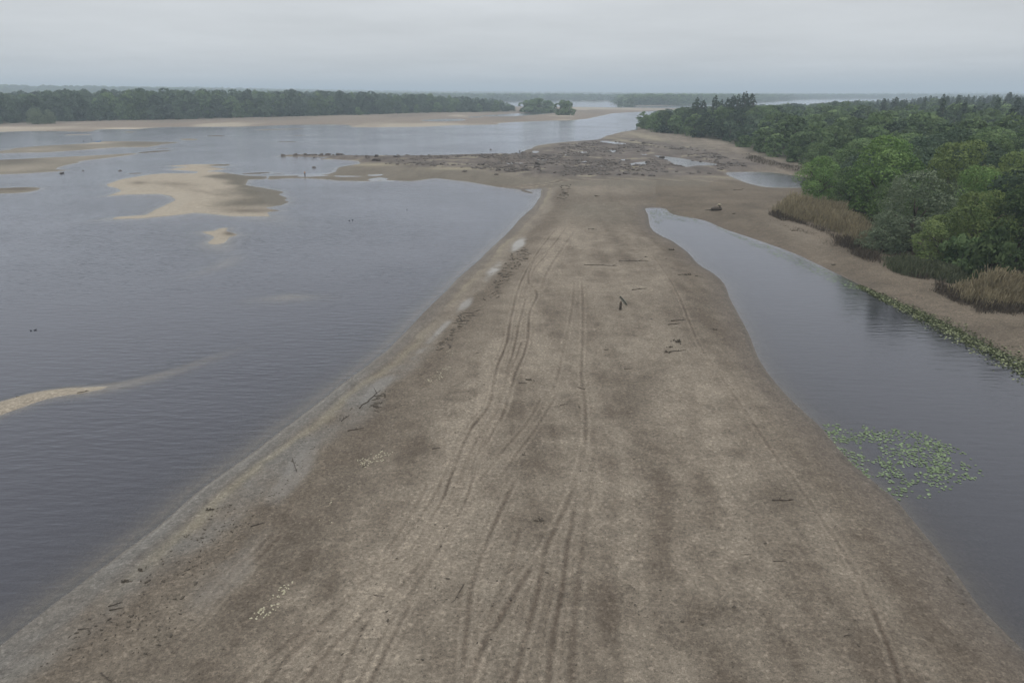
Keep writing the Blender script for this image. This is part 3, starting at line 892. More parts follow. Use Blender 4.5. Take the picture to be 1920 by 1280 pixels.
# ------------------------------------------------------------------ trees
def leaf_cloud(cen, nor, size, asp=0.62):
    n = len(cen)
    nor = nor / (np.linalg.norm(nor, axis=1, keepdims=True) + 1e-9)
    r = rng.normal(size=(n, 3))
    t = np.cross(nor, r); t /= np.linalg.norm(t, axis=1, keepdims=True) + 1e-9
    b = np.cross(nor, t)
    s = size[:, None]
    V = np.stack([cen - t * s, cen - b * s * asp, cen + t * s, cen + b * s * asp], 1).reshape(-1, 3)
    F = np.arange(4 * n).reshape(n, 4)
    return V, F


def make_crown(kind, Hh, Rr, n_leaf, leaf, mat, low=0.12):
    """One crown: puffs of leaves spread through an uneven envelope."""
    puffs = []
    if kind == 'poplar':
        for z in np.linspace(0.12, 0.97, 26):
            prof = math.sin(min(z / 0.3, 1) * math.pi / 2) * (1 - max(0, (z - 0.4) / 0.6) ** 3.2) + 0.06
            for _ in range(2):
                a = rng.uniform(0, 6.28); q = rng.uniform(0.1, 0.6) * Rr * prof
                puffs.append((q * math.cos(a), q * math.sin(a), z * Hh, Rr * prof * rng.uniform(0.55, 0.75)))
    elif kind == 'pine':
        for z in np.linspace(0.3, 0.98, 16):
            prof = (1 - (z - 0.3) / 0.7) ** 0.75 + 0.06
            for _ in range(3):
                a = rng.uniform(0, 6.28); q = rng.uniform(0.2, 0.85) * Rr * prof
                puffs.append((q * math.cos(a), q * math.sin(a), z * Hh, Rr * (0.14 + 0.24 * prof)))
    else:
        npf = {'broad': 34, 'willow': 40, 'bush': 16, 'far': 20}[kind]
        lobes = [(rng.uniform(0, 6.28), rng.uniform(0.65, 1.2)) for _ in range(5)]
        for i in range(npf):
            a = rng.uniform(0, 6.28)
            t = (i + rng.random()) / npf
            rad = (0.68 + 0.32 * math.sin(min(t / 0.42, 1) * math.pi / 2)) if t < 0.42 else max(0, 1 - ((t - 0.42) / 0.58) ** 2.6) ** 0.5
            rad *= rng.uniform(0.55, 1.0) * (1 + 0.20 * math.sin(a * 2 + lobes[0][0]) + 0.15 * math.sin(a * 3 + lobes[1][0]))
            pr = Rr * rng.uniform(0.24, 0.44) * (1.0 if kind != 'willow' else 0.9)
            zc = Hh * (low + (1 - low) * t) - pr * 0.8
            puffs.append((rad * 0.74 * Rr * math.cos(a), rad * 0.74 * Rr * math.sin(a), max(zc, pr * 0.35), pr))
    puffs = np.array(puffs)
    w = puffs[:, 3] ** 2; w = w / w.sum()
    cnt = np.maximum((w * n_leaf).astype(int), 4)
    cs, nsv, vs = [], [], []
    for (x, y, z, r), c in zip(puffs, cnt):
        ns_ = max(3, c // 13)
        ds = rng.normal(size=(ns_, 3)); ds /= np.linalg.norm(ds, axis=1, keepdims=True)
        flip = (ds[:, 2] < -0.2) & (rng.random(ns_) < 0.6); ds[flip, 2] *= -1
        pick_ = rng.integers(0, ns_, c)
        d = ds[pick_] + rng.normal(size=(c, 3)) * 0.36; d /= np.linalg.norm(d, axis=1, keepdims=True)
        q = r * rng.uniform(0.92, 1.09, ns_)[pick_] * rng.normal(1.0, 0.06, c)
        squash = np.array([1, 1, 0.82]) if kind not in ('poplar',) else np.array([1, 1, 1.25])
        p = np.array([x, y, z]) + d * q[:, None] * squash
        if kind == 'willow':
            p[:, 2] -= np.abs(rng.normal(0, 0.35, c)) * r * 0.8
        cs.append(p); nsv.append(ds[pick_] + rng.normal(size=(c, 3)) * 0.40)
        vs.append(np.clip(0.42 + 0.18 * rng.normal() + 0.24 * rng.normal(size=ns_)[pick_] + rng.normal(0, 0.10, c), 0, 1))
    cen = np.vstack(cs); nor = np.vstack(nsv); var = np.concatenate(vs)
    # drop leaves buried deep inside other puffs
    inside = np.zeros(len(cen), int)
    for x, y, z, r in puffs:
        inside += (((cen - [x, y, z]) ** 2).sum(1) < (0.68 * r) ** 2)
    ok = (inside == 0) & (cen[:, 2] > 0.05)
    cen, nor, var = cen[ok], nor[ok], var[ok]
    size = leaf * rng.uniform(0.6, 1.35, len(cen))
    V, F = leaf_cloud(cen, nor, size, 0.62 if kind != 'willow' else 0.42)
    return mesh_np('crown_' + kind, V, F, [mat], False, {'var': np.repeat(var, 4)})


def make_trunk(Hh, Rr, kind):
    s = Soup()
    r0 = 0.022 * Hh + 0.05
    top = 0.8 if kind in ('poplar', 'pine') else 0.55
    path = [np.array([0.04 * Hh * math.sin(2.2 * t), 0.03 * Hh * math.sin(1.7 * t + 1) - 0.03 * Hh * math.sin(1), -0.4 + t * (Hh * top + 0.4)]) for t in np.linspace(0, 1, 6)]
    s.tube(path, [r0 * q for q in (1.3, 1.0, 0.85, 0.7, 0.5, 0.28)], 6)
    if kind not in ('poplar', 'pine', 'far'):
        for k in range(5):
            a = k * 1.26 + rng.uniform(-.3, .3); b = path[2 + k % 3]
            e = b + np.array([math.cos(a) * Rr * 0.6, math.sin(a) * Rr * 0.6, Hh * rng.uniform(0.18, 0.3)])
            m = (b + e) / 2 + np.array([0, 0, -0.03 * Hh])
            s.tube([b, m, e], [r0 * 0.5, r0 * 0.33, r0 * 0.12], 5)
    return s.build('trunk_' + kind, M_BARK)


NEAR = {}
for key, kind, mat, n, lf, cnt in (('broad', 'broad', L_BROAD, 8500, 0.21, 4), ('bright', 'broad', L_BRIGHT, 12000, 0.19, 2), ('willow', 'willow', L_WILLOW, 13000, 0.21, 2), ('olive', 'broad', L_OLIVE, 11000, 0.19, 2),
                                   ('dark', 'broad', L_DARK, 7500, 0.23, 2), ('bush', 'bush', L_BROAD, 2600, 0.24, 2), ('poplar', 'poplar', L_POPLAR, 3000, 0.42, 2), ('pine', 'pine', L_DARK, 1700, 0.5, 2)):
    NEAR[key] = []
    for _ in range(cnt):
        Hh, Rr, low = {'poplar': (22.0, 2.2, .1), 'pine': (18.0, 3.2, .3), 'bush': (4.0, 2.6, 0.02)}.get(kind, (12.0, 5.2, 0.06))
        NEAR[key].append((make_crown(kind, Hh, Rr, n, lf, mat, low), make_trunk(Hh, Rr, kind), Hh, Rr))
FARV = [(make_crown('far', 12.0, 5.4, 1500, 0.50, L_BROAD, 0.0), make_trunk(12.0, 5.4, 'far'), 12.0, 5.4) for _ in range(4)]
FARD = [(make_crown('far', 12.0, 5.4, 1500, 0.50, L_DARK, 0.0), make_trunk(12.0, 5.4, 'far'), 12.0, 5.4) for _ in range(2)]


def plant(name, proto, pos, height, width, label, cat, group=None, parts=('trunk', 'crown')):
    cr, tr, Hh, Rr = proto
    e = bpy.data.objects.new(name, None)
    e.empty_display_size = 0.5
    COL.objects.link(e)
    e.location = pos
    e.rotation_euler = (0, 0, rng.uniform(0, 6.28))
    sx = width / (2 * Rr)
    e.scale = (sx, sx, height / Hh)
    link('trunk', tr, e)
    c = link('crown', cr, e)
    tag(e, label, cat, group)
    return e, c


def pick(key):
    L = NEAR[key]
    return L[int(rng.integers(len(L)))]


# the trees one can single out on the near right bank: u, v of the foot, v of the top, width in px, kind, label
SINGLED = [
    (1530, 378, 299, 84, 'bright', 'small bright green tree at the tip of the right wood, beside the pond'),
    (1648, 408, 266, 150, 'bright', 'tall bright green broadleaf tree, largest rounded crown near the pond'),
    (1588, 398, 318, 88, 'broad', 'dark green tree in front of the tall bright green tree'),
    (1705, 470, 328, 150, 'willow', 'grey green willow with a wide rounded crown behind the golden reeds'),
    (1655, 472, 398, 84, 'willow', 'low grey green willow bush at the end of the golden reed bed'),
    (1822, 500, 364, 120, 'olive', 'yellow green tree with feathery top, second row of the near right bank'),
    (1752, 498, 404, 96, 'olive', 'low rounded yellow green tree standing over the grey sedge'),
    (1785, 412, 274, 130, 'olive', 'pale olive tree with a broad crown behind the grey green willow'),
    (1815, 440, 318, 100, 'bright', 'fresh green tree between the pale olive tree and the yellow green tree'),
    (1905, 505, 345, 130, 'broad', 'dark green tree at the right edge above the golden reeds'),
    (1850, 525, 432, 90, 'bush', 'dark green bush just behind the right golden reed bed'),
    (1795, 512, 440, 80, 'bush', 'dark bush between the sedge and the right golden reeds'),
    (1720, 400, 330, 80, 'dark', 'dark tree between the tall bright tree and the willow'),
    (1905, 430, 290, 120, 'olive', 'olive tree at the right edge, third row back'),
    (1860, 395, 300, 100, 'dark', 'dark blue green tree behind the olive tree at the right edge'),
]
pos = on_ground([(q[0], q[1]) for q in SINGLED])
taken = []
for (u, v, tv, wpx, key, lab), p in zip(SINGLED, pos):
    zc = p[1] * CP + (CAM_H - p[2]) * SP
    hgt = (v - tv) * zc / F_PX / (CP + 0.02)
    plant('bush' if key == 'bush' else 'tree', pick(key), p, hgt, wpx * zc / F_PX, lab, 'bush' if key == 'bush' else 'tree')
    taken.append((p[0], p[1], wpx * zc / F_PX * 0.5))

# poplars
POP = [(1303, 242, 186, 17), (1315, 241, 190, 13), (1337, 240, 182, 15), (1349, 238, 189, 11), (1360, 239, 186, 13), (1370, 238, 181, 14), (1379, 238, 180, 13), (1391, 240, 175, 17), (1404, 238, 178, 16)]
pos = on_ground([(q[0], q[1]) for q in POP])
POPLAB = ['leftmost of the tall columnar poplars above the right wood', 'slim poplar touching the leftmost columnar poplar', 'dark columnar poplar standing apart, third from the left', 'shortest slim poplar right of the third poplar',
          'fifth columnar poplar from the left, in the dense row', 'sixth columnar poplar from the left, in the dense row', 'narrow pointed poplar left of the tallest poplar', 'tallest and widest of the columnar poplars', 'rightmost columnar poplar, against the tallest one']
for (u, v, tv, wpx), p, lab in zip(POP, pos, POPLAB):
    zc = p[1] * CP + (CAM_H - p[2]) * SP
    plant('poplar_tree', pick('poplar'), p, (v - tv) * zc / F_PX, wpx * zc / F_PX * 1.1, lab, 'tree', 'columnar poplars above the right wood')


def poisson(W, n, rfun, xlim, ylim):
    """Random places inside the outline W, no two nearer than rfun(distance)."""
    cx = rng.uniform(*xlim, n); cy = rng.uniform(*ylim, n)
    s = signed_dist(cx, cy, W, 10)
    m = s > 1.5
    cx, cy, s = cx[m], cy[m], s[m]
    order = np.argsort(np.hypot(cx, cy) + rng.uniform(0, 8, len(cx)))
    grid = {}; out = []
    cell = 6.0
    for i in order:
        r = rfun(math.hypot(cx[i], cy[i]))
        gx, gy = int(cx[i] // cell), int(cy[i] // cell)
        kx = int(r // cell) + 1
        okk = True
        for a in range(gx - kx, gx + kx + 1):
            for b in range(gy - kx, gy + kx + 1):
                for (qx, qy) in grid.get((a, b), ()):
                    if (qx - cx[i]) ** 2 + (qy - cy[i]) ** 2 < r * r:
                        okk = False; break
                if not okk: break
            if not okk: break
        if okk:
            grid.setdefault((gx, gy), []).append((cx[i], cy[i])); out.append((cx[i], cy[i], s[i]))
    return np.array(out)


# the right wood
pts = poisson(WOOD_W, 60000, lambda d: 6.2 + 0.014 * d, (40, 1500), (55, 1800))
pts = pts[[all((x - a) ** 2 + (y - b) ** 2 > (0.8 * r + 2) ** 2 for a, b, r in taken) for x, y, _ in pts]]
pz = ground_z(pts[:, 0], pts[:, 1])
pu, pv, pc = w2px(pts[:, 0], pts[:, 1], pz)
vis = (pu < 2700) & (pu > 1150) & (pc > 0)
pts, pz, pu, pv, pc = pts[vis], pz[vis], pu[vis], pv[vis], pc[vis]
od = np.argsort(pc)
def zone(u, d):
    row = 'front' if d < 170 else ('middle' if d < 300 else 'back')
    for lim, txt in ((1250, 'by its left tip'), (1300, 'left of the poplars'), (1350, 'under the left poplars'), (1420, 'under the tallest poplars'), (1470, 'above the pond tip'), (1520, 'directly above the pond'), (1590, 'behind the small bright tree'),
                     (1660, 'behind the tall bright tree'), (1730, 'behind the grey green willow'), (1800, 'behind the pale olive tree'), (1850, 'behind the feathery tree'), (1895, 'near the right edge'), (9999, 'at the right picture edge')):
        if u < lim:
            return 'in the %s of the right wood, %s' % (row, txt)


groups = {'broad': ('mid green tree', 'broadleaf trees of the right wood'),
          'dark': ('dark green tree', 'dark trees of the right wood'),
          'willow': ('grey green willow', 'willows of the right wood'),
          'olive': ('olive green tree', 'olive trees of the right wood'),
          'bush': ('low green bush', 'bushes along the edge of the right wood'),
          'pine': ('dark pointed pine', 'pines of the right wood')}
rest = {'broad': [], 'dark': [], 'pine': []}
n_single = 0
src_crown = {}
for j, i in enumerate(od):
    x, y, s = pts[i]
    d = math.hypot(x, y)
    patch = vnoise(np.array([x / 60.0]), np.array([y / 60.0]), 91)[0]
    q = rng.random()
    if s < 5 and d < 420 and q < 0.55: key = 'bush'
    elif pu[i] > 1640 and d > 420 and (patch > 0.5 or (d > 650 and q < 0.5)): key = 'pine'
    elif patch > 0.6: key = 'dark' if q < 0.6 else 'broad'
    elif q < 0.14: key = 'willow'
    elif q < 0.28: key = 'olive'
    elif q < 0.4: key = 'dark'
    else: key = 'broad'
    hh = {'bush': rng.uniform(3.0, 5.5), 'pine': rng.uniform(17, 23), 'willow': rng.uniform(9, 13), 'olive': rng.uniform(9, 13)}.get(key, rng.uniform(10.5, 15.5))
    if key not in ('bush',):
        hh *= min(1.0, 0.72 + s / 60.0) * (1.0 if d < 420 else 1.12)
    cap = CAM_H - pz[i] - (float(np.interp(pu[i], [1200, 1260, 1420, 1500, 1650, 1750, 1920], [206, 200, 194, 192, 186, 181, 177])) - HORIZON) / F_PX * d
    hh = max(3.0, min(hh * rng.uniform(0.8, 1.15), cap * rng.uniform(0.72, 1.12)))
    ww = hh * {'bush': rng.uniform(1.2, 1.7), 'pine': rng.uniform(0.36, 0.48)}.get(key, rng.uniform(0.9, 1.25))
    ww *= 1.0 + (0.12 if d > 150 and key not in ('bush', 'pine') else 0)
    if n_single < 205 and pu[i] < 1965:
        if d < 260: proto = pick(key)
        else: proto = pick(key) if key in ('pine', 'bush') else (FARD if key == 'dark' else FARV)[int(rng.integers(2))]
        o, c = plant('bush' if key == 'bush' else ('pine_tree' if key == 'pine' else 'tree'), proto, (x, y, pz[i]), hh, ww, groups[key][0] + ' ' + zone(pu[i], d), 'bush' if key == 'bush' else 'tree', groups[key][1])
        n_single += 1
        src_crown.setdefault(proto[0].name, c)
    else:
        rest['pine' if key == 'pine' else ('dark' if key == 'dark' else 'broad')].append((x, y, pz[i], hh, ww))

# the wood on the island across the river: front row singly
ipts = poisson(ISLE_W, 40000, lambda d: 10.5 + 0.005 * d, (-1400, 60), (380, 1500))
iz = ground_z(ipts[:, 0], ipts[:, 1])
iu_, iv_, ic_ = w2px(ipts[:, 0], ipts[:, 1], iz)
vis = (iu_ > -150) & (iu_ < 1000)
ipts, iz, iu_, iv_, ic_ = ipts[vis], iz[vis], iu_[vis], iv_[vis], ic_[vis]
front = ipts[:, 2] < 34
od = np.argsort(ipts[:, 2] + (~front) * 1000)
n_front = 0
for i in od:
    x, y, s = ipts[i]
    taper = float(np.interp(iu_[i], [-100, 40, 200, 640, 800, 900, 970], [24, 25, 27, 26, 22, 17, 12]))
    hh = taper * rng.choice([rng.uniform(0.62, 0.85), rng.uniform(0.85, 1.1)]) * min(1, 0.45 + s / 40.0)
    ww = min(max(hh, 12) * rng.uniform(0.75, 1.1), 26)
    if front[i] and n_front < 95 and -20 < iu_[i] < 990:
        proto = (FARD + FARV[:2] + FARD)[int(rng.integers(6))]
        o, c = plant('tree', proto, (x, y, iz[i]), hh, ww, 'hazy %s tree fronting the wood across the river, %s' % ('tall' if hh > 19 else ('low' if hh < 13 else 'middling'), next(t for q, t in ((70, 'at the left picture edge'), (150, 'above the far left sandbar'), (260, 'left of the gap in the wood'), (350, 'right of the gap in the wood'), (450, 'above the big sandbar'), (560, 'right of the big sandbar'), (680, 'above the tip of the rocky spit'), (800, 'above the middle of the rocky spit'), (900, 'towards the right end of that wood'), (9999, 'at the right end of that wood')) if iu_[i] < q)), 'tree', 'front row of the wood across the river')
        src_crown.setdefault(proto[0].name, c)
        n_front += 1
    else:
        rest['dark' if rng.random() < 0.65 else 'broad'].append((x, y, iz[i], hh, ww))
EXTRA = [((1008, 211), 186, 60, 'tall dark tree on the low islet right of the far wood'), ((990, 211), 189, 40, 'slimmer left tree on the low islet beside the far wood'), ((1026, 210), 190, 44, 'right tree of the clump on the low islet'),
         ((1057, 216), 189, 40, 'lone bushy tree standing on the bare far beach'), ((70, 233), 204, 36, 'pale green willow bush at the left end of the far beach'), ((95, 232), 206, 24, 'small pale bush beside the willow bush on the far beach'),
         ((1163, 201), 187, 14, 'small leftmost tree on the distant river bar'), ((1180, 201), 185, 22, 'bushy tree on the distant river bar')]
pos = on_ground([q[0] for q in EXTRA])
for ((u, v), tv, wpx, lab), p in zip(EXTRA, pos):
    zc = p[1] * CP + (CAM_H - p[2]) * SP
    plant('tree', NEAR['bush'][int(rng.integers(2))] if 'pale' not in lab else NEAR['willow'][0], p, (v - tv) * zc / F_PX, wpx * zc / F_PX, lab, 'tree')


def scatter(name, data, source, label):
    """One mass of far trees: points carrying size and turn, a crown on each."""
    D = np.array(data)
    me = bpy.data.meshes.new(name)
    me.vertices.add(len(D)); me.vertices.foreach_set('co', D[:, :3].astype(np.float32).ravel())
    a = me.attributes.new('size', 'FLOAT_VECTOR', 'POINT')
    a.data.foreach_set('vector', np.stack([D[:, 4] / 10.8, D[:, 4] / 10.8, D[:, 3] / 12.0], 1).astype(np.float32).ravel())
    a = me.attributes.new('turn', 'FLOAT', 'POINT')
    a.data.foreach_set('value', rng.uniform(0, 6.28, len(D)).astype(np.float32))
    o = link(name, me)
    ng = bpy.data.node_groups.new(name, 'GeometryNodeTree')
    ng.interface.new_socket('Geometry', in_out='INPUT', socket_type='NodeSocketGeometry')
    ng.interface.new_socket('Geometry', in_out='OUTPUT', socket_type='NodeSocketGeometry')
    N, L = ng.nodes, ng.links
    gi = N.new('NodeGroupInput'); go = N.new('NodeGroupOutput')
    ip = N.new('GeometryNodeInstanceOnPoints')
    oi = N.new('GeometryNodeObjectInfo'); oi.inputs['Object'].default_value = source; oi.inputs['As Instance'].default_value = True
    na = N.new('GeometryNodeInputNamedAttribute'); na.data_type = 'FLOAT_VECTOR'; na.inputs['Name'].default_value = 'size'
    nb = N.new('GeometryNodeInputNamedAttribute'); nb.data_type = 'FLOAT'; nb.inputs['Name'].default_value = 'turn'
    cx = N.new('ShaderNodeCombineXYZ')
    L.new(gi.outputs[0], ip.inputs['Points']); L.new(oi.outputs['Geometry'], ip.inputs['Instance'])
    L.new(na.outputs['Attribute'], ip.inputs['Scale'])
    L.new(nb.outputs['Attribute'], cx.inputs['Z']); L.new(cx.outputs[0], ip.inputs['Rotation'])
    L.new(ip.outputs[0], go.inputs[0])
    md = o.modifiers.new('scatter', 'NODES'); md.node_group = ng
    tag(o, label, 'wood', kind='stuff')
    return o


def crown_of(mesh):
    return src_crown.get(mesh.name)


broad_src = [crown_of(p[0]) for p in FARV if crown_of(p[0])]
dark_src = [crown_of(p[0]) for p in FARD if crown_of(p[0])]
B = rest['broad']
for k in range(min(2, len(broad_src))):
    scatter('wood', B[k::2], broad_src[k], ('mass of green trees filling the back of the woods', 'mass of mid green trees behind the front rows')[k])
if rest['dark'] and dark_src:
    scatter('wood', rest['dark'], dark_src[0], 'mass of darker trees filling the back of the woods')
pine_src = [c for nme, c in src_crown.items() if 'pine' in nme]
if rest['pine']:
    PN = [(a, b, c, d * 12 / 18.0, e * 10.8 / 6.4) for a, b, c, d, e in rest['pine']]
    if not pine_src:
        a, b, c, d, e = rest['pine'][0]
        o, cc = plant('pine_tree', NEAR['pine'][0], (a, b, c), d, e, 'dark pointed pine first of the pines on the right skyline', 'tree', groups['pine'][1]); pine_src = [cc]
    scatter('wood', PN, pine_src[0], 'mass of dark pines along the far right skyline')
# far shore forests, several kilometres of them
fx, fy = [], []
far_data = []
cand_u = rng.uniform(-250, 2150, 24000); cand_d = np.exp(rng.uniform(math.log(1700), math.log(7800), 24000))
cxx = cand_d * (cand_u - 960) / F_PX; cyy = cand_d * 0.94
zz, sdd = lowland(cxx, cyy)
m = (sdd['beyond'] > 4)
m &= (rng.random(len(m)) < np.where(sdd['beyond'] < 120, 1.0, 0.45))
for x, y, z in zip(cxx[m], cyy[m], zz[m]):
    far_data.append((x, y, z, rng.uniform(17, 24), rng.uniform(26, 44)))
scatter('far_forest', far_data, broad_src[0], 'hazy blue forest along the far shore under the horizon')

# ------------------------------------------------------------------ reeds and sedge
def blades(name, region, n, h0, h1, w, mat, label, lean=0.18, clump=0.0, dens=None):
    W = np.stack([on_ground(region)[:, 0], on_ground(region)[:, 1]], 1)
    lo, hi = W.min(0), W.max(0)
    xs = rng.uniform(lo[0], hi[0], n * 6); ys = rng.uniform(lo[1], hi[1], n * 6)
    s = signed_dist(xs, ys, W, 5) + 3.0 * fbm(xs, ys, 5.0, 83, 4) + rng.normal(0, 0.5, len(xs))
    m = s > 0
    xs, ys, s = xs[m][:n], ys[m][:n], s[m][:n]
    zs = ground_z(xs, ys)
    k = len(xs)
    hh = rng.uniform(h0, h1, k) * np.clip(0.35 + 0.3 * s, 0.3, 1.0) * (1 + 0.45 * fbm(xs, ys, 3.0, 85, 3))
    a = rng.uniform(0, 6.28, k)
    dx, dy = np.cos(a) * w / 2, np.sin(a) * w / 2
    lx = rng.normal(0, lean, k) * hh + 0.10 * hh; ly = rng.normal(0, lean, k) * hh
    P0 = np.stack([xs - dx, ys - dy, zs - 0.1], 1); P1 = np.stack([xs + dx, ys + dy, zs - 0.1], 1)
    P2 = np.stack([xs + lx * .4 + dx, ys + ly * .4 + dy, zs + hh * 0.6], 1); P3 = np.stack([xs + lx * .4 - dx, ys + ly * .4 - dy, zs + hh * 0.6], 1)
    P4 = np.stack([xs + lx + dx * 1.5, ys + ly + dy * 1.5, zs + hh], 1); P5 = np.stack([xs + lx - dx * 1.5, ys + ly - dy * 1.5, zs + hh], 1)
    V = np.stack([P0, P1, P2, P3, P4, P5], 1).reshape(-1, 3)
    b = np.arange(k)[:, None] * 6
    F = np.vstack([b + [0, 1, 2, 3], b + [3, 2, 4, 5]])
    o = link(name, mesh_np(name, V, F, [mat], False, {'var': np.repeat(np.clip(rng.normal(0.45, 0.28, k), 0, 1), 6)}))
    return tag(o, label, 'reeds', kind='stuff')


blades('reed_bed', [(1446, 398), (1480, 411), (1530, 426), (1570, 444), (1606, 462), (1640, 470), (1640, 440), (1600, 415), (1560, 398), (1510, 386), (1470, 382)], 7500, 1.9, 3.1, 0.06, L_REED, 'golden dry reed bed in front of the bright green tree')
blades('shaded_stained_reeds', [(1440, 402), (1480, 416), (1530, 432), (1572, 452), (1580, 470), (1640, 494), (1668, 500), (1640, 474), (1600, 458), (1566, 440), (1528, 422), (1480, 407)], 3600, 0.3, 1.6, 0.05, L_DEADREED_SHADE, 'dark brown stalks added for the shaded, stained front of the golden reeds')  # added dark stalks: shade and flood stain of the reed front, put into colour
blades('sedge_bed', [(1652, 500), (1700, 512), (1745, 522), (1790, 534), (1800, 515), (1750, 500), (1700, 490), (1660, 486)], 6500, 1.1, 2.0, 0.07, L_GRASS, 'grey green sedge under the willow on the right bank')
blades('reed_bed', [(1800, 566), (1850, 576), (1920, 580), (2010, 590), (2010, 556), (1920, 546), (1850, 540), (1806, 545)], 7500, 2.0, 3.3, 0.055, L_REED, 'golden dry reed bed at the right edge of the picture')
blades('shaded_stained_reeds', [(1786, 566), (1850, 584), (1920, 588), (2010, 600), (2010, 584), (1920, 573), (1850, 569), (1796, 555), (1760, 530), (1720, 518), (1740, 530)], 3200, 0.3, 1.5, 0.05, L_DEADREED_SHADE, 'dark brown stalks added for the shaded, stained foot of the right golden reeds')  # same dark fringe, giving the right bed its shaded, stained foot
blades('stubble', [(1440, 412), (1470, 425), (1520, 445), (1560, 462), (1580, 475), (1570, 455), (1530, 436), (1480, 418)], 500, 0.15, 0.4, 0.03, L_DEADREED_SHADE, 'thin dry stubble on the sand before the golden reeds')
blades('sedge_bed', [(1395, 298), (1430, 309), (1470, 316), (1510, 324), (1512, 316), (1450, 303), (1400, 289)], 1800, 0.3, 0.9, 0.07, L_DEADREED_SHADE, 'low sedge along the foot of the wood above the pond')

# ------------------------------------------------------------------ rocks
def rock_mesh(seed, sub=1):
    bm = bmesh.new()
    bmesh.ops.create_icosphere(bm, subdivisions=sub, radius=1.0)
    r = random.Random(seed)
    ax = [(r.uniform(-1, 1), r.uniform(-1, 1), r.uniform(-1, 1), r.uniform(0.5, 0.85)) for _ in range(7)]
    for v in bm.verts:
        for a, b, c, cut in ax:
            l = math.sqrt(a * a + b * b + c * c) + 1e-6
            d = (v.co.x * a + v.co.y * b + v.co.z * c) / l
            if d > cut:
                v.co.x -= (d - cut) * a / l; v.co.y -= (d - cut) * b / l; v.co.z -= (d - cut) * c / l
        k = 1 + r.uniform(-0.08, 0.08)
        v.co *= k
    me = bpy.data.meshes.new('rock')
    bm.to_mesh(me); bm.free()
    me.materials.append(M_ROCK)
    return me


ROCKS = [rock_mesh(i, 2 if i < 3 else 1) for i in range(7)]


def put_rock(p, sx, sy, sz, label, group):
    o = link('boulder', ROCKS[int(rng.integers(len(ROCKS)))], None, (p[0], p[1], p[2] + sz * 0.25), (rng.uniform(-.2, .2), rng.uniform(-.2, .2), rng.uniform(0, 6.28)), (sx, sy, sz))
    if group:
        u, v, _ = w2px(p[0], p[1], p[2])
        label += ', ' + next(t for q, t in ((600, 'by the spit tip'), (680, 'past the spit tip'), (780, 'at its west end'), (860, 'in its western part'), (930, 'left of the standing person'), (1000, 'below the standing person'), (1060, 'left of middle'), (1120, 'in the middle'), (1180, 'left of the big tide pool'), (1240, 'beside the big tide pool'), (1310, 'right of the big tide pool'), (9999, 'towards the pond')) if u < q)
        if 'shoal' in group:
            label = label.replace('dark boulder', ('large' if max(sx, sy) > 0.95 else 'small') + ' dark boulder').replace('of the rocky shoal', 'on the ' + ('far side' if v < 292 else ('near side' if v > 316 else 'centre')) + ' of the shoal')
    return tag(o, label, 'boulder', group)


spit_uv = [(u + rng.normal(0, 5), 291.3 + rng.uniform(-0.8, 1.4)) for u in np.linspace(535, 640, 18)] + [(u + rng.normal(0, 8), 292.8 + rng.uniform(-1.0, 2.2)) for u in np.linspace(645, 975, 38)]
pos = on_ground(spit_uv)
for p in pos:
    s_ = float(np.clip(rng.lognormal(-0.25, 0.45), 0.35, 1.25))
    put_rock((p[0], p[1], max(p[2], 0.0)), s_ * rng.uniform(1, 1.5), s_, s_ * rng.uniform(0.4, 0.62), 'dark boulder in the row edging the rocky spit', 'boulders along the north edge of the rocky spit')
RW = poly_world([(760, 297), (860, 295), (980, 290), (1060, 271), (1130, 266), (1200, 266), (1330, 287), (1400, 312), (1330, 326), (1290, 331), (1200, 333), (1060, 335), (960, 327), (860, 318), (720, 311)], 1)
lo, hi = RW.min(0), RW.max(0)
cx_ = rng.uniform(lo[0], hi[0], 14000); cy_ = rng.uniform(lo[1], hi[1], 14000)
rz, rsd = lowland(cx_, cy_)
clus = fbm(cx_, cy_, 16, 95, 3)
m = (signed_dist(cx_, cy_, RW, 20) > 0) & (rsd['pool'] < 0.3) & (clus > 0.02 + rng.normal(0, 0.15, len(cx_)))
cx_, cy_, rz = cx_[m], cy_[m], rz[m]
nb_ = min(150, len(cx_))
for i in range(nb_):
    s_ = rng.uniform(0.4, 0.95) * (1.6 if rng.random() < 0.12 else 1)
    put_rock((cx_[i], cy_[i], rz[i] + 0.05), s_ * rng.uniform(1, 1.5), s_, s_ * rng.uniform(0.35, 0.6), 'dark boulder of the rocky shoal', 'boulders of the rocky shoal')
big = [(1241, 296.5, 2.4), (1215, 305, 2.2), (1222, 309, 1.8), (1135, 309, 2.2), (1222, 330, 1.8), (1125, 327, 2.4), (1140, 327.5, 2.2), (1175, 325.5, 2.6), (1190, 327, 1.8), (1160, 328, 1.7), (1108, 328, 1.6), (1205, 328.5, 1.5), (920, 285.8, 1.2), (1005, 312, 1.4), (707, 301, 3.2), (690, 297.5, 2.2), (870, 322, 1.6), (930, 328, 1.3), (1388, 309, 2.4), (1395, 312, 1.8), (1310, 322, 1.2), (1330, 326, 1.2), (1340, 289, 1.6), (1295, 277, 1.6), (1307, 279, 1.3), (1260, 275, 1.4), (115, 324.8, 1.5), (156, 323.2, 0.7), (226, 324.8, 1.1), (589, 319, 1.5), (590, 297.5, 0.9), (586, 301, 0.5)]
biglab = {26: 'dark lone boulder in the water below the left sandbar', 27: 'small dark stone in the water near the left sandbar', 28: 'low dark stone off the upper edge of the big sandbar', 29: 'lone dark stone in the bay below the rocky spit', 30: 'small stone just below the tip of the rocky spit', 31: 'tiny stone in the water below the spit tip',
          18: 'large dark rock heap left of the pond', 0: 'large dark boulder at the left end of the tide pool', 14: 'largest dark boulder at the west end of the rocky shoal'}
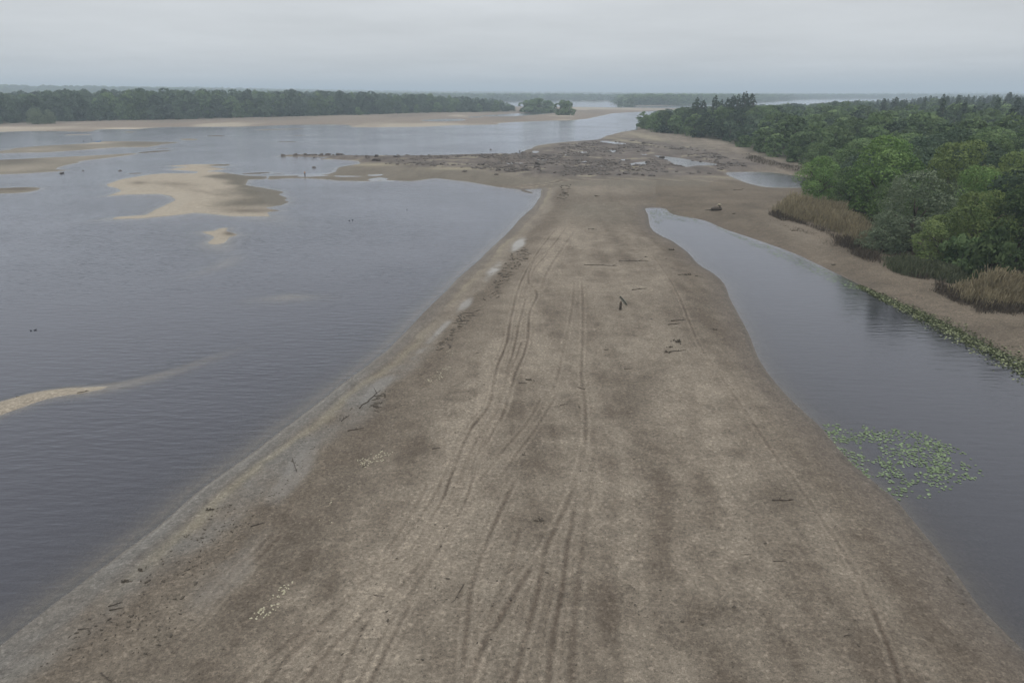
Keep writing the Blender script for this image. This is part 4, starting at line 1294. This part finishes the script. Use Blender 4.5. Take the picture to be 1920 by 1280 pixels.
pos = on_ground([(a, b) for a, b, _ in big])
for i, (p, (_, _, s_)) in enumerate(zip(pos, big)):
    if i in biglab:
        put_rock((p[0], p[1], max(p[2], 0)), s_ * 0.8, s_ * 0.55, s_ * 0.3, biglab[i], None)
    else:
        put_rock((p[0], p[1], max(p[2], 0)), s_ * 0.8, s_ * 0.55, s_ * 0.3, 'dark boulder of the rocky shoal', 'boulders of the rocky shoal')
# rubble between them
ico = bmesh.new(); bmesh.ops.create_icosphere(ico, subdivisions=1, radius=1.0)
IV = np.array([v.co[:] for v in ico.verts]); IF = np.array([[v.index for v in f.verts] for f in ico.faces]); ico.free()


def lumps(name, P, sx, sy, sz, mat, label, cat, sink=0.2):
    n = len(P)
    a = rng.uniform(0, 6.28, n)
    J = IV[None] * (1 + rng.normal(0, 0.16, (n, len(IV), 1)))
    x = J[:, :, 0] * sx[:, None]; y = J[:, :, 1] * sy[:, None]; z = J[:, :, 2] * sz[:, None]
    c, s_ = np.cos(a)[:, None], np.sin(a)[:, None]
    V = np.stack([x * c - y * s_ + P[:, 0:1], x * s_ + y * c + P[:, 1:2], z + P[:, 2:3] + sz[:, None] * sink], 2).reshape(-1, 3)
    F = (IF[None] + (np.arange(n) * len(IV))[:, None, None]).reshape(-1, 3)
    return tag(link(name, mesh_np(name, V, F, [mat])), label, cat, kind='stuff')


i0 = slice(nb_, nb_ + 2300)
P = np.stack([cx_[i0], cy_[i0], rz[i0] + 0.03], 1)
sz_ = rng.uniform(0.18, 0.75, len(P)) * (0.7 + 0.6 * rng.random(len(P)))
lumps('rubble', P, sz_ * rng.uniform(0.9, 1.6, len(P)), sz_, sz_ * rng.uniform(0.25, 0.5, len(P)), M_RUBBLE, 'dark stone rubble strewn over the rocky shoal', 'rubble')

# ------------------------------------------------------------------ litter on the sand
def strew(poly, n, seed=0):
    W = poly_world(poly, 1)
    lo, hi = W.min(0), W.max(0)
    x = rng.uniform(lo[0], hi[0], n * 6); y = rng.uniform(lo[1], hi[1], n * 6)
    m = signed_dist(x, y, W, 5) > 0
    x, y = x[m][:n], y[m][:n]
    return np.stack([x, y, ground_z(x, y)], 1)


# dark clods and prints on the wet strand
P = np.vstack([strew([(60, 1260), (300, 1050), (480, 900), (620, 790), (700, 740), (640, 800), (540, 930), (430, 1070), (300, 1240)], 420), strew([(620, 800), (760, 690), (860, 570), (960, 470), (1000, 440), (960, 520), (880, 600), (800, 710), (700, 800)], 260),
               strew([(640, 860), (700, 800), (860, 640), (900, 600), (980, 620), (900, 800), (700, 1000), (560, 1080), (480, 1180), (420, 1200)], 300), strew([(900, 860), (1400, 860), (1650, 1280), (500, 1280)], 420), strew([(1040, 560), (1350, 560), (1500, 860), (900, 860)], 200),
               strew([(1230, 480), (1290, 490), (1330, 520), (1310, 530), (1250, 510)], 60)])
P = P[rng.random(len(P)) < np.where(np.arange(len(P)) < 420, 1.0, 0.6)]
s_ = rng.uniform(0.016, 0.045, len(P)) * np.where(rng.random(len(P)) < 0.1, 1.9, 1)
lumps('sand_clods', P, s_ * rng.uniform(1.2, 2.6, len(P)), s_, s_ * 0.45, M_WEED, 'small dark clods and bits of weed dotted over the sand', 'clods')
# prints along the channel edge
q = catmull([(1770, 1086), (1790, 1115), (1812, 1148), (1835, 1180), (1862, 1212)], 8, False)
P = on_ground(np.vstack([q + rng.normal(0, 2.0, q.shape), strew([(1765, 1080), (1790, 1080), (1800, 1095), (1770, 1100)], 2)[:0, :2]]))
P2 = on_ground(np.stack([rng.uniform(1764, 1786, 14), rng.uniform(1083, 1096, 14)], 1))
P = np.vstack([P, P2])
s_ = rng.uniform(0.05, 0.09, len(P))
lumps('footprints', P, s_ * 1.7, s_, s_ * 0.25, M_WEED, 'trail of dark prints along the wet edge of the side channel', 'footprints', 0.05)
# wrack: dark weed ribs where the river left them
for k, (poly, n, lab) in enumerate((([(905, 570), (925, 530), (960, 480), (985, 470), (1000, 480), (960, 520), (935, 565)], 110, 'dark ribs of river weed above the wet sheen, upper strand'), ([(845, 610), (870, 590), (900, 585), (890, 600), (850, 635)], 40, 'dark weed ribs just below the upper weed field'),
                                    ([(825, 640), (850, 635), (845, 660), (820, 665)], 22, 'short weed streak beside the middle of the strand'), ([(690, 770), (720, 740), (740, 735), (700, 790)], 24, 'thin weed line along the lower strand'),
                                    ([(1050, 352), (1070, 350), (1062, 385), (1050, 375)], 30, 'dark weed patch on the point where the spit meets the bay'))):
    P = strew(poly, n)
    s_ = rng.uniform(0.05, 0.12, len(P)) * (1.0 if k != 4 else 2.0)
    o = lumps('weed_wrack', P, s_ * rng.uniform(2.5, 6, len(P)), s_ * 0.9, s_ * 0.6, M_WEED, lab, 'weed')
# pale shells
for poly, n, lab in (([(670, 875), (710, 858), (738, 862), (715, 885), (680, 892)], 70, 'largest patch of pale shells on the brown sand'), ([(612, 965), (640, 925), (668, 925), (650, 950), (620, 985)], 34, 'straggling line of pale shells below the largest patch'), ([(590, 1000), (600, 985), (632, 985), (620, 1004)], 18, 'small tight group of pale shells nearest the vehicle tracks'),
                     ([(466, 1182), (490, 1160), (530, 1150), (515, 1172), (475, 1186)], 32, 'lowest group of pale shells near the bottom left'), ([(508, 1145), (530, 1112), (556, 1108), (540, 1140)], 22, 'pale shells just above the lowest group'), ([(800, 720), (830, 700), (850, 695), (838, 715), (812, 735)], 50, 'pale shells beside the middle of the strand'), ([(830, 670), (860, 660), (850, 680)], 22, 'small pale shells above the middle shell patch')):
    P = strew(poly, n)
    s_ = rng.uniform(0.025, 0.055, len(P))
    lumps('shells', P, s_ * 1.6, s_, s_ * 0.35, M_SHELL, lab, 'shells', 0.3)

# ------------------------------------------------------------------ driftwood
def driftwood(a, b, r, label, bend=0.1, twigs=2, mat=None, lift=0.0, name='driftwood_branch'):
    A, B_ = on_ground([a, b])
    L_ = B_ - A
    ln = np.linalg.norm(L_)
    side = np.cross(L_ / ln, [0, 0, 1.0])
    o0 = A.copy(); o0[2] = A[2]
    m = 7
    ts = np.linspace(0, 1, m)
    wob = np.cumsum(rng.normal(0, 0.5, m)) * bend * ln * 0.25
    wob -= np.linspace(wob[0], wob[-1], m)
    path = np.array([L_ * t + side * w_ + np.array([0, 0, r * 0.6 + lift * math.sin(t * math.pi)]) for t, w_ in zip(ts, wob)])
    s = Soup()
    s.tube(path, [0.72 * r * (1.05 - 0.7 * t) * rng.uniform(0.85, 1.15) for t in ts], 6)
    for k in range(twigs):
        i = int(rng.integers(1, m - 1))
        d = L_ / ln * rng.uniform(0.3, 0.9) + side * rng.choice([-1, 1]) * rng.uniform(0.3, 0.8) + np.array([0, 0, rng.uniform(0.05, 0.5)])
        l2 = ln * rng.uniform(0.12, 0.3)
        s.tube([path[i], path[i] + d * l2 * 0.5, path[i] + d * l2 + [0, 0, -0.02]], [r * 0.55, r * 0.4, r * 0.15], 5)
    o = link(name, s.build('driftwood', mat or M_WOOD), None, tuple(o0))
    return tag(o, label, 'driftwood', 'driftwood on the sand spit')


WOODS = [((1448, 938), (1486, 937), 0.07, 'dark forked branch lying on the damp patch of the right sand'), ((1160, 490), (1215, 489), 0.09, 'long thin branch on the upper spit near the channel tip'), ((1095, 497), (1160, 499), 0.08, 'thin straight branch left of the long branch on the upper spit'),
         ((1185, 544), (1214, 541), 0.09, 'curved dark stick above and right of the broken post'), ((1255, 660), (1286, 656), 0.07, 'stick in the dark litter beside the thin track line'), ((1258, 602), (1285, 600), 0.08, 'upper stick of the pair beside the thin right hand track'), ((1253, 609), (1276, 606), 0.08, 'lower stick of the pair beside the thin right hand track'),
         ((1083, 726), (1097, 730), 0.05, 'small stick on the straight middle track'), ((972, 718), (988, 718), 0.05, 'thin stick left of the dark clump on the tracks'), ((810, 842), (826, 840), 0.05, 'short stick left of the main tracks'), ((652, 808), (682, 802), 0.06, 'bent stick on the border of grey and brown sand'),
         ((674, 766), (714, 732), 0.07, 'long dark branch slanting across the grey strand'), ((640, 790), (655, 778), 0.05, 'short slanting stick just below the long strand branch'), ((470, 987), (497, 980), 0.05, 'reddish thin stick at the inner edge of the wet strand'), ((203, 1137), (228, 1129), 0.05, 'upper stick of the crossed pair at the bottom left'), ((205, 1144), (232, 1139), 0.05, 'lower stick of the crossed pair at the bottom left'),
         ((146, 1180), (172, 1177), 0.04, 'thin curved twig left of the crossed sticks'), ((548, 860), (556, 885), 0.04, 'thin upright curved twig on the pale strand'), ((1450, 1052), (1474, 1052), 0.04, 'small twig right of centre near the bottom'), ((1396, 1039), (1412, 1040), 0.03, 'faint thin twig on the lower right sand'), ((1583, 1192), (1596, 1190), 0.04, 'tiny twig at the lower right beside the thin track'),
         ((870, 1095), (846, 1130), 0.03, 'thin broken reed lying beside the lower tracks'), ((700, 1115), (722, 1118), 0.03, 'fine twig across the lower vehicle tracks'), ((190, 1262), (210, 1278), 0.05, 'branching dark twig at the bottom left edge'), ((1050, 760), (1065, 757), 0.04, 'faint stick between the middle tracks'), ((1170, 692), (1186, 691), 0.05, 'thin stick left of the dark brown patch'),
         ((1375, 357), (1393, 356), 0.10, 'brown stick on the sand below the pond'), ((1484, 433), (1496, 433), 0.12, 'low dark log before the golden reeds'), ((256, 955), (266, 950), 0.05, 'short thick stick on the pale strip by the water'), ((145, 737), (167, 733), 0.06, 'dark stick on the narrow sandbar at the left edge'), ((30, 744), (37, 743), 0.05, 'small dark stub on the crest of the narrow left sandbar'),
         ((1165, 246.5), (1200, 243.5), 0.35, 'long fallen trunk on the shore below the far tip of the right wood')]
for a, b, r, lab in WOODS:
    driftwood(a, b, r, lab, 0.18, 2 if r > 0.045 else 1, M_WOOD)

# dark clumps of weed and root on the sand
CLUMPS = [(990, 712, 0.42, 'dark ragged weed clump between the main and the middle tracks'), (1270, 641, 0.55, 'largest black weed clump near the thin right hand track'), (1256, 651, 0.3, 'small black clump just below the largest black clump'), (1250, 660, 0.35, 'ragged black clump lowest of three beside the thin track'), (1286, 515, 0.6, 'elongated black weed clump on the upper right of the spit'), (1275, 516, 0.35, 'small black clump touching the elongated upper clump'),
          (1256, 468.5, 0.6, 'black weed clump near the tip of the side channel'), (1211, 481.5, 0.3, 'small dark clump left of the channel tip'), (1015, 976, 0.4, 'dark mossy clump beside the bottom middle tracks'), (1137, 656, 0.25, 'small black clump left below the broken post'), (1118, 368, 0.6, 'dark clump on the olive neck of the spit'), (1112, 430, 0.5, 'dark clump in the middle of the upper tracks'), (1104, 429.5, 0.25, 'tiny dark clump beside the upper track clump'),
          (1340, 618, 0.35, 'dark clump at the edge of the side channel bank'), (1307, 518, 0.3, 'small dark clump by the channel edge, right of the elongated clump'), (395, 955, 0.28, 'dark tuft upper of the three on the tan strip'), (265, 1068, 0.22, 'dark tuft middle of the three on the tan strip'), (236, 1090, 0.28, 'dark tuft lowest of the three on the tan strip'), (1376, 401, 0.5, 'small dark clump right of the driftwood log'), (1565, 497, 0.4, 'dark clump on the far bank of the side channel')]
pos = on_ground([(c[0], c[1]) for c in CLUMPS])
for p, (_, _, r, lab) in zip(pos, CLUMPS):
    s = Soup(); r = r * 0.75
    for k in range(16):
        a = rng.uniform(0, 6.28); q = r * abs(rng.normal(0, 0.5))
        st = np.array([math.cos(a) * q * 1.7, math.sin(a) * q, 0.02])
        d = np.array([rng.normal(), rng.normal() * 0.6, abs(rng.normal()) * 0.35]); d /= np.linalg.norm(d)
        l = r * rng.uniform(0.4, 1.0)
        s.tube([st, st + d * l * 0.6, st + d * l + [0, 0, -0.1 * r]], [r * 0.15, r * 0.12, r * 0.04], 5)
    tag(link('weed_clump', s.build('weed_clump', M_WEED), None, tuple(p)), lab, 'weed clump', 'weed clumps on the sand')

# broken post with a split log on it
p = on_ground([(1163, 580)])[0]
e = bpy.data.objects.new('broken_post', None); COL.objects.link(e); e.location = tuple(p)
tag(e, 'weathered broken post with a split hollow log leaning from its top', 'post')
s = Soup(); s.tube([(0, 0, -0.2), (0.01, 0, 0.3), (0.03, 0.0, 0.75), (0.02, 0.02, 0.98)], [0.17, 0.155, 0.15, 0.09], 8); link('post', s.build('post', M_WOOD), e)
s = Soup()
A_, B2 = np.array([-0.14, 0.02, 1.62]), np.array([0.74, -0.12, 0.56])
ax = (B2 - A_); axn = ax / np.linalg.norm(ax); sd_ = np.cross(axn, [0, 1.0, 0]); sd_ /= np.linalg.norm(sd_); fr_ = np.cross(sd_, axn)
rings = []
for t in np.linspace(0, 1, 6):
    c0 = A_ + ax * t
    w_ = 0.11 + 0.07 * math.sin(t * 3.0)
    for ang in np.linspace(-2.3, 2.3, 9):
        rings.append(c0 + w_ * (math.sin(ang) * sd_ + math.cos(ang) * fr_))
    for ang in np.linspace(2.3, -2.3, 9):
        rings.append(c0 + w_ * 0.62 * (math.sin(ang) * sd_ + math.cos(ang) * fr_))
FF = []
for i in range(5):
    for k in range(18):
        FF.append([i * 18 + k, i * 18 + (k + 1) % 18, (i + 1) * 18 + (k + 1) % 18, (i + 1) * 18 + k])
for base in (0, 5 * 18):
    for k in range(8):
        FF.append([base + k, base + k + 1, base + 16 - k, base + 17 - k])
s.add(rings, FF); link('split_log', s.build('split_log', M_GREYWOOD), e)
s = Soup(); s.tube([(0.36, -0.02, 1.12), (0.55, -0.04, 1.10), (0.66, -0.02, 1.02)], [0.06, 0.045, 0.02], 5); link('splinter', s.build('splinter', M_GREYWOOD), e)
# root stump by the neck of the spit
p = on_ground([(1341, 395)])[0]
e = bpy.data.objects.new('root_stump', None); COL.objects.link(e); e.location = tuple(p)
tag(e, 'dark washed-up tree stump with a pale topped root on the neck of the spit', 'stump')
s = Soup()
s.tube([(-0.9, 0, 0.25), (-0.2, 0.1, 0.42), (0.5, 0.0, 0.38), (1.3, 0, 0.22)], [0.30, 0.42, 0.40, 0.22], 8)
s.tube([(-2.3, 0.1, 0.06), (-1.4, 0, 0.12), (-0.8, 0, 0.2)], [0.04, 0.08, 0.14], 6)
link('log', s.build('log', M_WOOD), e)
s = Soup(); s.tube([(0.95, 0, 0.1), (1.0, 0, 0.7), (0.95, 0.05, 1.15)], [0.24, 0.18, 0.16], 7); s.tube([(0.95, 0, 0.8), (0.6, 0, 1.1), (0.4, 0, 1.22)], [0.12, 0.09, 0.05], 5); link('root', s.build('root', M_WOOD), e)
s = Soup(); s.tube([(0.40, 0, 1.20), (0.75, 0, 1.36), (1.15, 0.02, 1.22)], [0.08, 0.16, 0.10], 6); link('bleached_wood', s.build('bleached_wood', M_SHELL), e)
p2 = on_ground([(1350, 393.5)])[0]
s = Soup(); s.tube([(-0.25, 0, 0.0), (0.0, 0, 0.42), (0.2, 0, 0.38), (0.35, 0, 0.0)], [0.14, 0.18, 0.16, 0.12], 6)
tag(link('driftwood_knot', s.build('driftwood_knot', M_WOOD), None, tuple(p2)), 'small humped piece of driftwood right of the washed-up stump', 'driftwood')

# ------------------------------------------------------------------ water lilies
def pad_mesh(name, r, mat, cut=True):
    n = 11
    a0 = 0.22
    ang = np.linspace(a0, 2 * np.pi - a0, n)
    V = [(0, 0, 0.012)] + [(r * math.cos(t) * (1 + 0.04 * math.sin(5 * t)), r * 0.92 * math.sin(t), 0.012 + 0.012 * math.sin(3 * t)) for t in ang]
    F = [[0, i, i + 1, i + 1] for i in range(1, n)]
    me = bpy.data.meshes.new(name)
    me.from_pydata(V, [], [f[:3] for f in F])
    me.materials.append(mat)
    a = me.attributes.new('var', 'FLOAT', 'POINT')
    a.data.foreach_set('value', np.full(len(V), rng.uniform(0.35, 0.8), np.float32))
    return me


PADS = [pad_mesh('lily_pad', 0.105, L_PAD) for _ in range(6)]
cp = np.array(px2w(1690, 865))
e = bpy.data.objects.new('water_lily_patch', None); COL.objects.link(e); e.location = (cp[0], cp[1], 0.0)
tag(e, 'bright green patch of floating lily pads in the side channel', 'water lilies')
LILY = poly_world([(1535, 800), (1560, 796), (1590, 795), (1640, 803), (1720, 812), (1790, 840), (1835, 870), (1832, 892), (1790, 905), (1745, 928), (1690, 938), (1655, 915), (1612, 880), (1572, 842)], 2)
lo, hi = LILY.min(0), LILY.max(0)
lx = rng.uniform(lo[0], hi[0], 7000); ly = rng.uniform(lo[1], hi[1], 7000)
ls_ = signed_dist(lx, ly, LILY, 5)
lu, lv, _ = w2px(lx, ly, 0 * lx)
dens = np.exp(-(((lu - 1715) / 70) ** 2 + ((lv - 865) / 42) ** 2)) + 0.5 * np.exp(-(((lu - 1625) / 45) ** 2 + ((lv - 815) / 16) ** 2)) + 0.35 * np.exp(-(((lu - 1605) / 40) ** 2 + ((lv - 850) / 40) ** 2)) + 0.10
cl = fbm(lx, ly, 0.9, 97, 2)
m = (ls_ > -0.3) & (rng.random(len(lx)) < np.clip(dens * (0.9 + 2.0 * cl), 0.0, 1) * 0.95)
lx, ly = lx[m], ly[m]
n_p = 0; kept = []
for x, y in zip(lx, ly):
    if all((x - a) ** 2 + (y - b) ** 2 > 0.15 ** 2 for a, b in kept):
        kept.append((x, y))
kept = kept[:760]
for x, y in kept[:300]:
    q = rng.uniform(0.75, 1.3)
    link('lily_pad', PADS[int(rng.integers(6))], e, (x - cp[0], y - cp[1], rng.uniform(0.004, 0.02)), (rng.normal(0, 0.06), rng.normal(0, 0.06), rng.uniform(0, 6.28)), (q, q, q))


def pad_soup(name, P, r0, r1, mat, tilt=0.1, parent=None, off=(0, 0), z0=0.006, z1=0.03, pale=None):
    n = len(P)
    k = 7
    ang = np.linspace(0.2, 2 * np.pi - 0.2, k)
    base = np.vstack([[0, 0], np.stack([np.cos(ang), np.sin(ang) * 0.9], 1)])
    rot = rng.uniform(0, 6.28, n); r = rng.uniform(r0, r1, n)
    tx, ty = rng.normal(0, tilt, n), rng.normal(0, tilt, n)
    x = (base[None, :, 0] * np.cos(rot)[:, None] - base[None, :, 1] * np.sin(rot)[:, None]) * r[:, None]
    y = (base[None, :, 0] * np.sin(rot)[:, None] + base[None, :, 1] * np.cos(rot)[:, None]) * r[:, None]
    z = x * tx[:, None] + y * ty[:, None] + rng.uniform(z0, z1, n)[:, None] + np.abs(tx[:, None] * r[:, None])
    V = np.stack([x + P[:, 0:1] - off[0], y + P[:, 1:2] - off[1], z + P[:, 2:3]], 2).reshape(-1, 3)
    F0 = np.array([[0, i, i + 1] for i in range(1, k)])
    F = (F0[None] + (np.arange(n) * (k + 1))[:, None, None]).reshape(-1, 3)
    o = link(name, mesh_np(name, V, F, [mat], False, {'var': np.repeat(np.clip(rng.normal(0.45, 0.3, n), 0, 1) if pale is None else rng.beta(0.5, 1.3, n), k + 1)}), parent)
    o['kind'] = 'stuff'
    return o


K2 = np.array([(a, b, 0) for a, b in kept[300:]]) if len(kept) > 300 else np.zeros((0, 3))
if len(K2):
    pad_soup('small_lily_pads', K2, 0.07, 0.13, L_PAD, 0.05, e, cp)
# lilies crowded along the far bank of the channel
q = catmull([(1612, 535), (1661, 558), (1717, 582), (1779, 610), (1844, 643), (1920, 682), (2000, 725)], 6, False)
wx, wy = px2w(q[:, 0], q[:, 1])
W = np.stack([wx, wy], 1)
seg = rng.integers(0, len(W) - 1, 6500); t = rng.random(6500)
c_ = W[seg] + (W[seg + 1] - W[seg]) * t[:, None]
tn = W[seg + 1] - W[seg]; tn /= np.linalg.norm(tn, axis=1, keepdims=True)
nn = np.stack([-tn[:, 1], tn[:, 0]], 1)
along = (seg + t) / len(W)
wd = np.interp(along, [0, 0.15, 0.5, 1], [0.3, 0.8, 1.5, 1.7])
c_ = c_ - nn * (rng.normal(0.55, 0.6, 6500) * wd)[:, None]
zz = np.maximum(ground_z(c_[:, 0], c_[:, 1]), 0)
tag(pad_soup('bank_lilies', np.stack([c_[:, 0], c_[:, 1], zz], 1), 0.05, 0.125, L_PADDARK, 0.22, z0=0.006, z1=0.04, pale=1), 'dense strip of lily leaves along the far bank of the side channel', 'water lilies')
# sparse leaves on the upper channel
P = strew([(1215, 394), (1250, 393), (1300, 410), (1320, 420), (1250, 412), (1225, 424)], 260); P[:, 2] = np.maximum(P[:, 2], 0)
tag(pad_soup('channel_tip_lilies', P, 0.08, 0.2, L_PAD, 0.05), 'thin film of small leaves at the tip of the side channel', 'water lilies')
P = strew([(1340, 424), (1440, 460), (1530, 497), (1600, 532), (1620, 545), (1580, 540), (1500, 500), (1420, 466)], 420); P[:, 2] = np.maximum(P[:, 2], 0)
tag(pad_soup('bank_leaf_film', P, 0.07, 0.16, L_PAD, 0.05), 'scattered pale leaves along the upper far bank of the side channel', 'water lilies')

# ------------------------------------------------------------------ people, boat, birds
M_SKIN = plain_material('skin', (0.30, 0.17, 0.11), (0.38, 0.23, 0.16), 5, 0.6)
M_DARKCLOTH = plain_material('dark_cloth', (0.02, 0.024, 0.032), (0.045, 0.05, 0.06), 8, 0.9)
M_BLUECLOTH = plain_material('blue_cloth', (0.035, 0.12, 0.25), (0.06, 0.17, 0.33), 8, 0.9)
M_GREYCLOTH = plain_material('grey_cloth', (0.10, 0.13, 0.17), (0.16, 0.19, 0.23), 8, 0.9)
M_HAIR = plain_material('hair', (0.02, 0.015, 0.01), (0.05, 0.035, 0.025), 9, 0.8)
M_BOAT = plain_material('boat_blue', (0.03, 0.12, 0.28), (0.05, 0.18, 0.38), 3, 0.5)


def skin_mesh(name, verts, edges, radii, mat, parent, root=0):
    me = bpy.data.meshes.new(name)
    me.from_pydata(verts, edges, [])
    o = link(name, me, parent)
    md = o.modifiers.new('skin', 'SKIN'); md.use_smooth_shade = True
    for i, r in enumerate(radii):
        me.skin_vertices[0].data[i].radius = (r, r) if not isinstance(r, tuple) else r
    me.skin_vertices[0].data[root].use_root = True
    sb = o.modifiers.new('sub', 'SUBSURF'); sb.levels = 1; sb.render_levels = 1
    me.materials.append(mat)
    return o


def person(p, h, face, label, top, bottom, arms='down', stride=0.12):
    e = bpy.data.objects.new('person', None); COL.objects.link(e)
    e.location = tuple(p); e.rotation_euler = (0, 0, face); e.scale = (h / 1.75,) * 3
    tag(e, label, 'person')
    ax = 0.30 if arms == 'down' else 0.36
    ay = 0.02 if arms == 'down' else 0.28
    hz = 0.82 if arms == 'down' else 1.05
    V = [(0, 0, 0.95), (0, 0.01, 1.15), (0, 0, 1.38), (0, 0.0, 1.50), (0, 0.02, 1.60), (0, 0.02, 1.70),
         (0.19, 0, 1.40), (0.27, ay * 0.3, 1.12), (ax, ay, hz), (-0.19, 0, 1.40), (-0.27, ay * 0.3, 1.12), (-ax, ay * 0.8, hz),
         (0.10, 0, 0.90), (0.11, stride * 0.5, 0.50), (0.12, stride, 0.07), (0.12, stride + 0.14, 0.03), (-0.10, 0, 0.90), (-0.11, -stride * 0.3, 0.50), (-0.12, -stride, 0.07), (-0.12, -stride + 0.14, 0.03)]
    E = [(0, 1), (1, 2), (2, 3), (3, 4), (4, 5), (2, 6), (6, 7), (7, 8), (2, 9), (9, 10), (10, 11), (0, 12), (12, 13), (13, 14), (14, 15), (0, 16), (16, 17), (17, 18), (18, 19)]
    Rr = [(0.15, 0.11), (0.14, 0.10), (0.16, 0.11), 0.055, 0.10, 0.085, 0.06, 0.045, 0.035, 0.06, 0.045, 0.035, 0.09, 0.06, 0.042, 0.035, 0.09, 0.06, 0.042, 0.035]
    skin_mesh('body', V, E, Rr, M_SKIN, e)
    if top is not None:
        skin_mesh('jacket', [V[i] for i in (0, 1, 2, 6, 7, 9, 10)], [(0, 1), (1, 2), (2, 3), (3, 4), (2, 5), (5, 6)], [(0.18, 0.14), (0.17, 0.13), (0.19, 0.14), 0.085, 0.07, 0.085, 0.07], top, e)
    skin_mesh('trousers', [V[i] for i in (0, 12, 13, 14, 16, 17, 18)], [(0, 1), (1, 2), (2, 3), (0, 4), (4, 5), (5, 6)], [(0.17, 0.13), 0.115, 0.085, 0.065, 0.115, 0.085, 0.065], bottom, e)
    skin_mesh('hair', [(0, 0.0, 1.66), (0, -0.02, 1.73)], [(0, 1)], [0.105, 0.08], M_HAIR, e)
    return e


P = on_ground([(974.5, 289.5), (572, 331.0), (172.5, 266.2), (189, 266.4), (157.5, 268.2), (186.5, 266.6)])
P[:, 2] = np.maximum(P[:, 2], -0.3)
person(P[0], 1.75, 2.6, 'person in dark clothes standing on the north edge of the rocky spit', M_DARKCLOTH, M_DARKCLOTH)
person((P[1][0], P[1][1], -0.12), 1.72, 0.3, 'bare-chested person wading in the shallows left of the rocky spit', None, M_DARKCLOTH, 'forward', 0.18)
person(P[2], 1.7, 1.2, 'person in grey blue standing on the far left sandbar', M_GREYCLOTH, M_DARKCLOTH)
person(P[3], 1.7, 2.0, 'person in blue standing behind the blue boat on the left sandbar', M_BLUECLOTH, M_BLUECLOTH, 'forward')
# dinghy
e = bpy.data.objects.new('dinghy', None); COL.objects.link(e); e.location = (P[5][0] - 0.2, P[5][1] - 0.8, P[5][2] + 0.02); e.rotation_euler = (0, 0, 0.2)
tag(e, 'small blue inflatable dinghy drawn up on the far left sandbar', 'boat')
s = Soup()
ring = [(1.15 * math.cos(t) * (1.15 if math.cos(t) > 0 else 1), 0.58 * math.sin(t), 0.22 + 0.16 * max(0, math.cos(t))) for t in np.linspace(0, 2 * np.pi, 21)]
s.tube(ring, [0.2] * 21, 8, False); link('tube', s.build('tube', M_BOAT), e)
s = Soup(); n_ = 16
V = [(0, 0, 0.1)] + [(1.1 * math.cos(t), 0.55 * math.sin(t), 0.12) for t in np.linspace(0, 2 * np.pi, n_, endpoint=False)]
s.add(V, [[0, i, i % n_ + 1, i % n_ + 1] for i in range(1, n_ + 1)]); 
me = bpy.data.meshes.new('boat_floor'); me.from_pydata(V, [], [(0, i, i % n_ + 1) for i in range(1, n_ + 1)]); me.materials.append(M_GREYCLOTH); link('boat_floor', me, e)
s = Soup(); s.tube([(-0.3, -0.5, 0.38), (-0.3, 0.5, 0.38)], [0.09, 0.09], 6); link('seat', s.build('seat', M_DARKCLOTH), e)
# bag
s = Soup(); s.tube([(0, 0, 0.0), (0, 0, 0.12), (0.02, 0, 0.45), (0.0, 0, 0.68), (0, 0, 0.78)], [0.25, 0.32, 0.30, 0.2, 0.07], 8)
e = link('rucksack', s.build('rucksack', M_DARKCLOTH), None, tuple(P[4])); tag(e, 'small dark bundle left of the people on the far left sandbar', 'bag')
s = Soup(); s.tube([(-0.12, -0.28, 0.15), (-0.12, -0.38, 0.4), (-0.12, -0.2, 0.65)], [0.03, 0.035, 0.03], 5); link('strap', s.build('strap', M_WEED), e)


def water_bird(uv, label):
    x, y = px2w(*uv)
    e = bpy.data.objects.new('water_bird', None); COL.objects.link(e); e.location = (float(x), float(y), 0.0); e.rotation_euler = (0, 0, rng.uniform(0, 6.28)); e.scale = (0.5, 0.5, 0.5) if y < 120 else (0.75, 0.75, 0.75)
    tag(e, label, 'bird', 'birds afloat on the river')
    s = Soup(); s.tube([(-0.34, 0, 0.10), (-0.2, 0, 0.08), (0.0, 0, 0.07), (0.18, 0, 0.08), (0.26, 0, 0.16), (0.29, 0, 0.27), (0.36, 0, 0.28)], [0.02, 0.09, 0.13, 0.10, 0.05, 0.045, 0.02], 7); link('body', s.build('bird_body', M_DARKCLOTH), e)
    s = Soup(); s.tube([(0.36, 0, 0.28), (0.44, 0, 0.27)], [0.018, 0.006], 4); link('beak', s.build('beak', M_SHELL), e)


water_bird((58, 620), 'left one of two dark birds afloat on the open river'); water_bird((66, 619), 'right one of two dark birds afloat on the open river')
water_bird((763, 393), 'lone dark bird afloat in the bay nearest the spit'); water_bird((655, 414), 'left bird of the pair afloat in the middle of the bay'); water_bird((661, 413), 'right bird of the pair afloat in the middle of the bay')

# ------------------------------------------------------------------ haze
bm = bmesh.new()
bmesh.ops.create_cube(bm, size=1.0)
me = bpy.data.meshes.new('haze'); bm.to_mesh(me); bm.free()
hz = link('haze', me, None, (0, 0, 58.0), None, (27000, 27000, 124.0))
m, ns, ls = new_mat('haze')
pv = node(ns, 'ShaderNodeVolumePrincipled')
pv.inputs['Color'].default_value = (0.76, 0.89, 1.0, 1)
pv.inputs['Density'].default_value = 0.00030
pv.inputs['Anisotropy'].default_value = 0.0
out = node(ns, 'ShaderNodeOutputMaterial')
ls.new(pv.outputs[0], out.inputs['Volume'])
me.materials.append(m)
tag(hz, kind='stuff')
